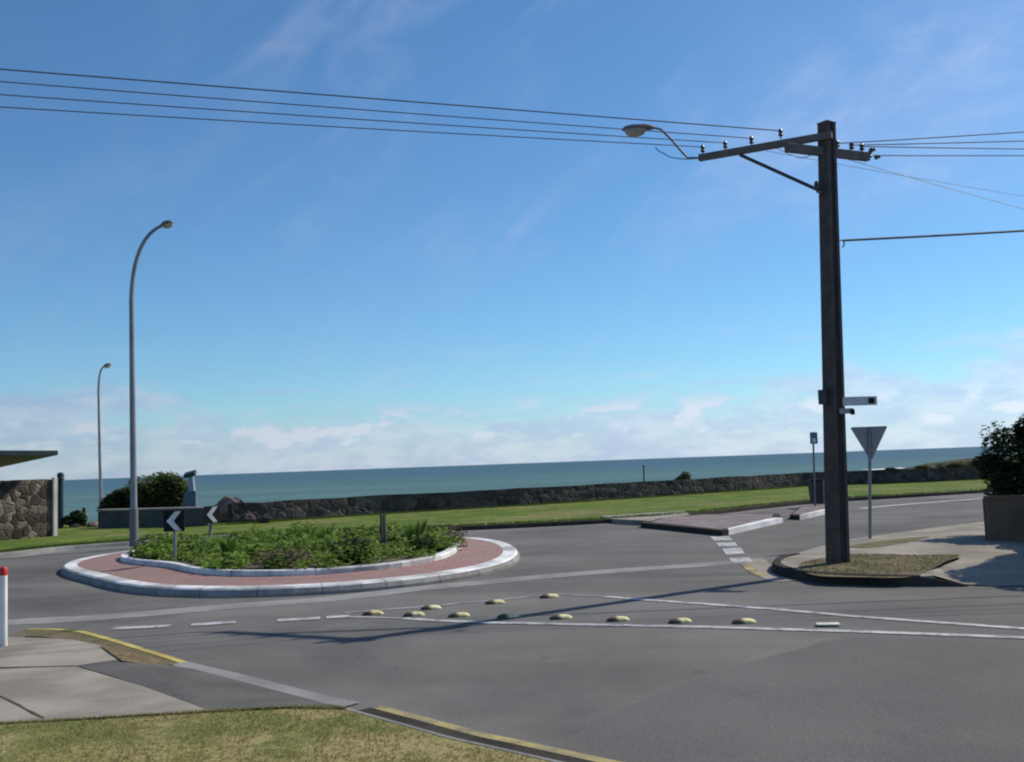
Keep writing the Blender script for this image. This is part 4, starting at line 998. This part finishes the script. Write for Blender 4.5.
# street name blade on the pole
c = PY(843, 401.5, base.y - .1); e2 = PY(877, 400.5, base.y - .25)
sg = empty('street_name_sign', tuple(c)); tag(sg, 'pale street name blade sticking out to the right of the utility pole', 'street sign')
m = MB(); beam(m, c, e2, .02, .15); m.build('sign_blade', MT['signwhite'], sg)
m = MB(); beam(m, c.lerp(e2, .74) - Vector((0, .014, 0)), c.lerp(e2, .92) - Vector((0, .014, 0)), .012, .09); m.build('dark_emblem', MT['black'], sg)
m = MB(); p = PY(846, 411, base.y - .1); m.box(p, (.24, .06, .09)); m.build('bracket', MT['signback'], sg)
m = MB(); m.box(PY(852.5, 412, base.y - .14), (.07, .03, .09)); m.build('clamp', MT['black'], sg)

# ---------------------------------------------------------------- overhead wires
def wire(P0, D, pxs, L, r, label, b=.00125, ins=.0):
    D = Vector((D[0], D[1], 0)).normalized(); nrm = Vector((-D.y, D.x, 0)); P0 = Vector(P0)
    num = den = 0
    for x, y in pxs:
        d = ray(x, y); t = (P0 - Vector((0, 0, CAMH))).dot(nrm) / d.dot(nrm); Q = Vector((0, 0, CAMH)) + d * t
        s = (Q - P0).dot(D); num += s * (Q.z - P0.z - b * s * s); den += s * s
    a = num / den; pts = []
    for k in range(41):
        s = L * k / 40; pts.append(P0 + D * s + Vector((0, 0, a * s + b * s * s)))
    m = MB(); m.tube(pts, r, 6); o = m.build('overhead_wire', MT['wire'], smooth=False); tag(o, label, 'wire'); return o
DL = (-12.2, -4.3)
LW = [((0, 107), (256, 121), (512, 139)), ((0, 96), (256, 111), (512, 128.5)), ((0, 84), (256, 99.5), (512, 119)), ((0, 72), (256, 87), (512, 107.5))]
for k, (tp_, px_, lb) in enumerate(zip(tops, LW, ('lowest', 'second lowest', 'second highest', 'highest'))):
    wire(tp_, DL, px_, 38, .0085 if k < 3 else .0105, lb + ' of the four overhead wires running from the pole arm to the left edge', b=.0004 if k < 3 else .0)
DR = (1, .02)
RW = [((1024, 132),), ((1024, 141),), ((1024, 149),), ((1024, 155.5),)]
for k, (tp_, px_, lb) in enumerate(zip(tops2, RW, ('highest', 'second highest', 'second lowest', 'lowest'))):
    wire(tp_, DR, px_, 38, .009, lb + ' of the four close overhead wires running from the pole to the right edge')
wire(hook, (1, .05), ((930, 236.5), (1024, 230.5)), 38, .02, 'thick lone cable leaving the utility pole halfway down to the right edge', .0015)
wire(pole_at(.93) + ex_ * .1, (1, .35), ((930, 185), (1024, 208)), 26, .005, 'faint thin service wire sloping down from the pole towards the right edge', .002)
wire(armA.lerp(armT, .45) - Vector((0, 0, .08)), (1, .12), ((830, 168), (1024, 195)), 26, .004, 'very faint service wire sloping down behind the pole, above the other service wire', .002)
# loose jumper leads near the arm tip and behind the pole
def lead(pts, r, label):
    sp = []
    for i in range(len(pts) - 1):
        for k in range(6): sp.append(pts[i].lerp(pts[i + 1], k / 6) - Vector((0, 0, .02 * math.sin(math.pi * k / 6))))
    m = MB(); m.tube(sp + [pts[-1]], r, 6); tag(m.build('jumper_lead', MT['wire']), label, 'wire')
lead([armT + Vector((.02, 0, .0)), PY(675, 158, armT.y), PY(663, 153, armT.y), PY(655, 147, armT.y)], .009, 'short loose lead curling below the street light bracket')
lead([armA.lerp(armT, .4), PY(800, 158, 18.4), PY(815, 153, 18.2)], .007, 'short sagging lead between the two crossarms left of the pole')

# ---------------------------------------------------------------- garden planting on the roundabout
def inside(x, y, d=.25):
    v_ = Vector((x, y, 0)) - C0; return v_.length < rI(math.atan2(v_.y, v_.x)) - d
m = MB()
clumps = []
for k in range(1150):
    while True:
        x = C0.x + random.uniform(-5.5, 5.5); y = C0.y + random.uniform(-5.5, 5.5)
        if inside(x, y, .10): break
    e_ = (Vector((x, y, 0)) - C0); edge = rI(math.atan2(e_.y, e_.x)) - e_.length
    dens = noise.noise(Vector((x * 1.1, y * 1.1, 3))) + .35 * noise.noise(Vector((x * 3, y * 3, 8)))
    if dens < (-.02 if edge < .9 else -.25): continue
    h = max(.09, .15 + .38 * max(0, noise.noise(Vector((x * .8, y * .8, 7))) + .15) + .12 * noise.noise(Vector((x * 2.5, y * 2.5, 2))))
    if edge < .5: h *= .7
    sz = .085 + .06 * (noise.noise(Vector((x * .6, y * .6, 12))) + .3)
    leaves(m, (x, y, .25 + h * .5), (.20, .20, h * .7), 34, sz, .2, droop=.2, zmin=.25, aspect=.62)
gc = m.build('ground_cover', MT['leaf_garden']); stuff(gc, 'leafy green ground cover filling the roundabout garden', 'ground cover')
def garden_plant(px, rad, n, size, mt, label, name='shrub'):
    c = P(*px, .28); m = MB()
    leaves(m, (c.x, c.y + rad[1] * .5, .28 + rad[2] * .6), rad, n, size, .3, zmin=.25)
    tag(m.build(name, mt), label, 'plant')
garden_plant((350, 562), (.42, .4, .34), 420, .13, MT['leaf_dark'], 'dark green shrub by the inner kerb, left of the edge-on chevron sign')
garden_plant((425, 551), (.30, .3, .24), 260, .11, MT['leaf_dark'], 'small dark green shrub by the inner kerb, right of the edge-on chevron sign')
garden_plant((281, 566), (.62, .35, .20), 600, .09, MT['leaf_dry'], 'dry grey brown clump at the front middle of the garden')
garden_plant((456, 547), (.28, .3, .26), 260, .09, MT['leaf_brown'], 'brownish clump at the right end of the roundabout garden')
for k, (px, sx, hz_, n_) in enumerate((((208, 556), .45, .26, 420), ((252, 549), .5, .32, 500), ((300, 545), .45, .36, 460), ((330, 556), .4, .27, 380), ((398, 547), .4, .28, 380))):
    garden_plant(px, (sx, sx * .8, hz_), n_, .11, MT['leaf_bright'], ['bright green leafy clump right of the black chevron sign', 'bright green leafy clump at the back of the garden, second from the left', 'tallest bright green leafy clump, at the back middle of the garden', 'bright green leafy clump in the middle, behind the dark green shrub', 'bright green leafy clump just right of the edge-on chevron sign'][k])
garden_plant((150, 553), (.45, .4, .26), 420, .11, MT['leaf_dark'], 'dark green plant at the left end of the roundabout garden')
# spiky upright plant by the second chevron sign
for k, (px, hh, n, lb) in enumerate((((228, 562), .55, 60, 'spiky upright plant in the garden, right of the chevron sign'), ((415, 549), .6, 50, 'spiky upright plant at the right part of the garden'), ((325, 549), .5, 50, 'spiky upright plant at the back middle of the garden'))):
    c = P(*px, .27); m = MB()
    for j in range(n):
        a = random.uniform(0, 6.28); o_ = Vector((math.cos(a), math.sin(a), 0)); ln = hh * random.uniform(.6, 1.1); sp_ = random.uniform(.1, .5)
        p0 = c + o_ * .05; p1 = c + o_ * (sp_ * ln * .6) + Vector((0, 0, ln * .75)); p2 = c + o_ * (sp_ * ln) + Vector((0, 0, ln)); s_ = Vector((-o_.y, o_.x, 0)) * .014
        m.face([p0 - s_, p0 + s_, p1 + s_, p2, p1 - s_])
    tag(m.build('spiky_plant', MT['leaf_garden']), lb, 'plant')

# grass tufts on the near verge and corner verges
def blades(m, poly_fn, x0, x1, y0, y1, n, z, h, w_):
    for _ in range(n):
        x = random.uniform(x0, x1); y = random.uniform(y0, y1)
        if not poly_fn(x, y): continue
        if noise.noise(Vector((x * 1.5, y * 1.5, 1))) < -.15 and random.random() < .6: continue
        for j in range(3):
            a = random.uniform(0, 6.28); o_ = Vector((math.cos(a), math.sin(a), 0)); hh = h * random.uniform(.5, 1.2); s_ = Vector((-o_.y, o_.x, 0)) * w_
            p = Vector((x + random.uniform(-.02, .02), y + random.uniform(-.02, .02), z)); m.face([p - s_, p + s_, p + o_ * hh * .7 + Vector((0, 0, hh))])
def inpoly(poly):
    pp = [(p[0], p[1]) for p in poly]
    def f(x, y):
        r_ = False; j = len(pp) - 1
        for i in range(len(pp)):
            if (pp[i][1] > y) != (pp[j][1] > y) and x < (pp[j][0] - pp[i][0]) * (y - pp[i][1]) / (pp[j][1] - pp[i][1]) + pp[i][0]: r_ = not r_
            j = i
        return r_
    return f
m = MB()
for k in range(7000):
    i = random.randrange(len(e0) - 1); p = e0[i].lerp(e0[i + 1], random.random())
    if p.x < -6: continue
    b_ = .05 * noise.noise(Vector((p.x * 2.2, 3, 0))) + .03; p = Vector((p.x, p.y + random.uniform(-.08, 1) * max(.01, b_) , random.choice((.104, .112)))); a = random.uniform(0, 6.28); s_ = Vector((math.cos(a), math.sin(a), 0)) * .005
    m.face([p - s_, p + s_, p + Vector((random.uniform(-.01, .01), random.uniform(-.01, .01), random.uniform(.01, .03)))])
blades(m, inpoly(pts_v := [Vector((p.x, p.y, 0)) for p in e0] + kl2[1:] + [Vector((-9, -4, 0))]), -5.5, 1.5, 5.6, 9.5, 26000, vz, .020, .0035)
stuff(m.build('grass', MT['grass']), 'patchy short green and straw coloured grass on the nearest verge', 'grass')
m = MB(); blades(m, inpoly(pix(vg, .13)), 4, 9, 14.5, 19.5, 9000, .135, .022, .005)
stuff(m.build('grass', MT['grass_dull']), 'dry short grass around the foot of the utility pole', 'grass')
# ragged grass over the far kerb edge
m = MB()
for k in range(9000):
    i = random.randrange(len(fk) - 1); p = fk[i].lerp(fk[i + 1], random.random()) 
    if not (-16 < p.x < 22): continue
    nn_ = offset([fk[i], fk[i + 1]], 1)[0] - fk[i]; q = p + nn_ * (.17 + abs(random.gauss(0, .25)))
    a = random.uniform(0, 6.28); o_ = Vector((math.cos(a), math.sin(a), 0)); hh = random.uniform(.04, .11); s_ = Vector((1, 0, 0)) * .012
    q.z = ZG; m.face([q - s_, q + s_, q + o_ * hh * .5 + Vector((0, 0, hh))])
for k in range(9000):
    i = random.randrange(len(wall_ext) - 2); p = wall_ext[i].lerp(wall_ext[i + 1], random.random()) + Vector((random.uniform(-.2, .2), -abs(random.gauss(0, .2)) - .05, 0))
    hh = random.uniform(.03, .10); s_ = Vector((1, 0, 0)) * .02; p.z = ZG; m.face([p - s_, p + s_, p + Vector((random.uniform(-.05, .05), 0, hh))])
stuff(m.build('grass', MT['grass_green']), 'longer grass growing along the kerb and the foot of the sea wall', 'grass')

# ---------------------------------------------------------------- wall and tree at right
c = P(990, 541, .13); zt = PY(988, 496, c.y).z; e = empty('garden_wall', (c.x, c.y, .13)); tag(e, 'brown rendered garden wall below the big tree at the right edge', 'wall')
f0 = Vector((c.x, c.y, 0)); f1 = f0 + Vector((9, -2.6, 0)); s1 = f0 + Vector((8.3, 5.6, 0)); 
def wallseg(a, b, th, z0, z1, name, mt):
    t = (b - a).normalized(); n_ = Vector((-t.y, t.x, 0)) * th
    m = MB(); q = [a, b, b + n_, a + n_]; m.prism([Vector((p.x, p.y, z0)) for p in q], [Vector((p.x, p.y, z1)) for p in q]); return m.build(name, mt, e)
wallseg(f0, f1, .2, .1, zt - .06, 'front_panel', MT['fencebrown']); wallseg(f0 + Vector((.2, .22, 0)), s1, .2, .1, zt - .06, 'side_panel', MT['fencebrown'])
wallseg(f0 + Vector((-.03, -.03, 0)), f1, .27, zt - .058, zt, 'coping', MT['fencebrown'])
tr = empty('garden_or_added_tree', (f0.x + 2.6, f0.y + 1.4, .1)); tag(tr, 'dense dark leafy tree rising behind the brown wall at the right edge', 'tree')
tb = Vector((f0.x + 2.6, f0.y + 1.4, .05))
m = MB(); m.tube([tb, tb + Vector((.05, 0, .9)), tb + Vector((0, .1, 2.0))], [.16, .13, .09], 10)
tips = []
for k in range(11):
    a = k * .9; L0 = random.uniform(.9, 1.7); q0_ = tb + Vector((0, 0, .7 + .12 * k)); q1_ = q0_ + Vector((math.cos(a) * L0, math.sin(a) * L0 * .8, random.uniform(.3, .9))); q1_.z = min(q1_.z, 2.25); m.tube([q0_, q0_.lerp(q1_, .5) + Vector((0, 0, .12)), q1_], [.05, .035, .012], 6); tips.append(q1_)
m.build('trunk', MT['bark'], tr, smooth=True)
m = MB()
cl = [((.5, -1.7, 2.3), 1.1), ((1.7, -2.1, 2.5), 1.25), ((-.35, -1.35, 1.9), .75), ((.9, -2.0, 1.3), 1.0), ((-.1, 0, 1.3), 1.15), ((-1.1, -.2, 1.05), .75), ((-1.2, .3, 1.9), .62), ((.6, -.1, 2.1), 1.15), ((-.5, .1, 2.3), .62), ((1.6, -.6, 1.7), 1.1), ((2.6, -.9, 2.0), 1.2), ((1.2, .3, 2.9), .85), ((2.2, .1, 3.1), .9), ((-1.62, 0, 1.35), .42), ((-1.45, .1, .95), .45), ((3.8, -1.3, 1.6), 1.1), ((-1.75, .3, 1.6), .3), ((-.1, .1, 2.55), .72), ((-.75, .1, 2.2), .5)]  # first lobes, forward over the wall, added to throw shade on the pavement
for o_, r_ in cl:
    leaves(m, (tb.x + o_[0], tb.y + o_[1], tb.z + o_[2]), (r_, r_ * .8, r_ * .75), int(3600 * r_ * r_) + 160, .13, .25, zmin=.15)
for t_2 in tips:
    leaves(m, t_2, (.35, .35, .3), 160, .11, .1, zmin=.15)
m.build('crown', MT['leaf_dark'], tr)

# unseen tree added past the right of the view, shaped to shade the driveway
t2 = Vector((12.3, 17.9, .05)); tr = empty('garden_or_added_tree', tuple(t2)); tag(tr, 'unseen tree added past the right edge to shade the concrete driveway', 'tree')
m = MB(); m.tube([t2, t2 + Vector((.1, 0, 1.6)), t2 + Vector((0, .2, 3.6))], [.2, .16, .09], 10)
for k in range(8):
    a = k * .85; q0_ = t2 + Vector((0, 0, 1.4 + .25 * k)); m.tube([q0_, q0_ + Vector((math.cos(a) * .6, math.sin(a) * .6, .5)), q0_ + Vector((math.cos(a) * 1.3, math.sin(a) * 1.3, .9))], [.06, .04, .012], 6)
m.build('trunk', MT['bark'], tr, smooth=True)  # trunk of the added unseen tree
m = MB()
for o_, r_ in (((0, 0, 3.0), 1.8), ((-.9, -.9, 3.3), 1.1), ((.6, 1.0, 3.6), 1.5), ((-.5, .3, 4.0), 1.1), ((.3, -1.5, 2.6), 1.2), ((-.9, -.4, 1.9), .9), ((1.0, -.2, 2.0), 1.4), ((.2, 1.4, 2.2), 1.3)):
    leaves(m, (t2.x + o_[0], t2.y + o_[1], t2.z + o_[2]), (r_, r_, r_ * .75), int(2600 * r_ * r_), .17, .3, zmin=.8)
m.build('crown', MT['leaf_dark'], tr)  # crown of the added unseen tree

for o in list(bpy.data.objects):
    if '_org' in o: del o['_org']
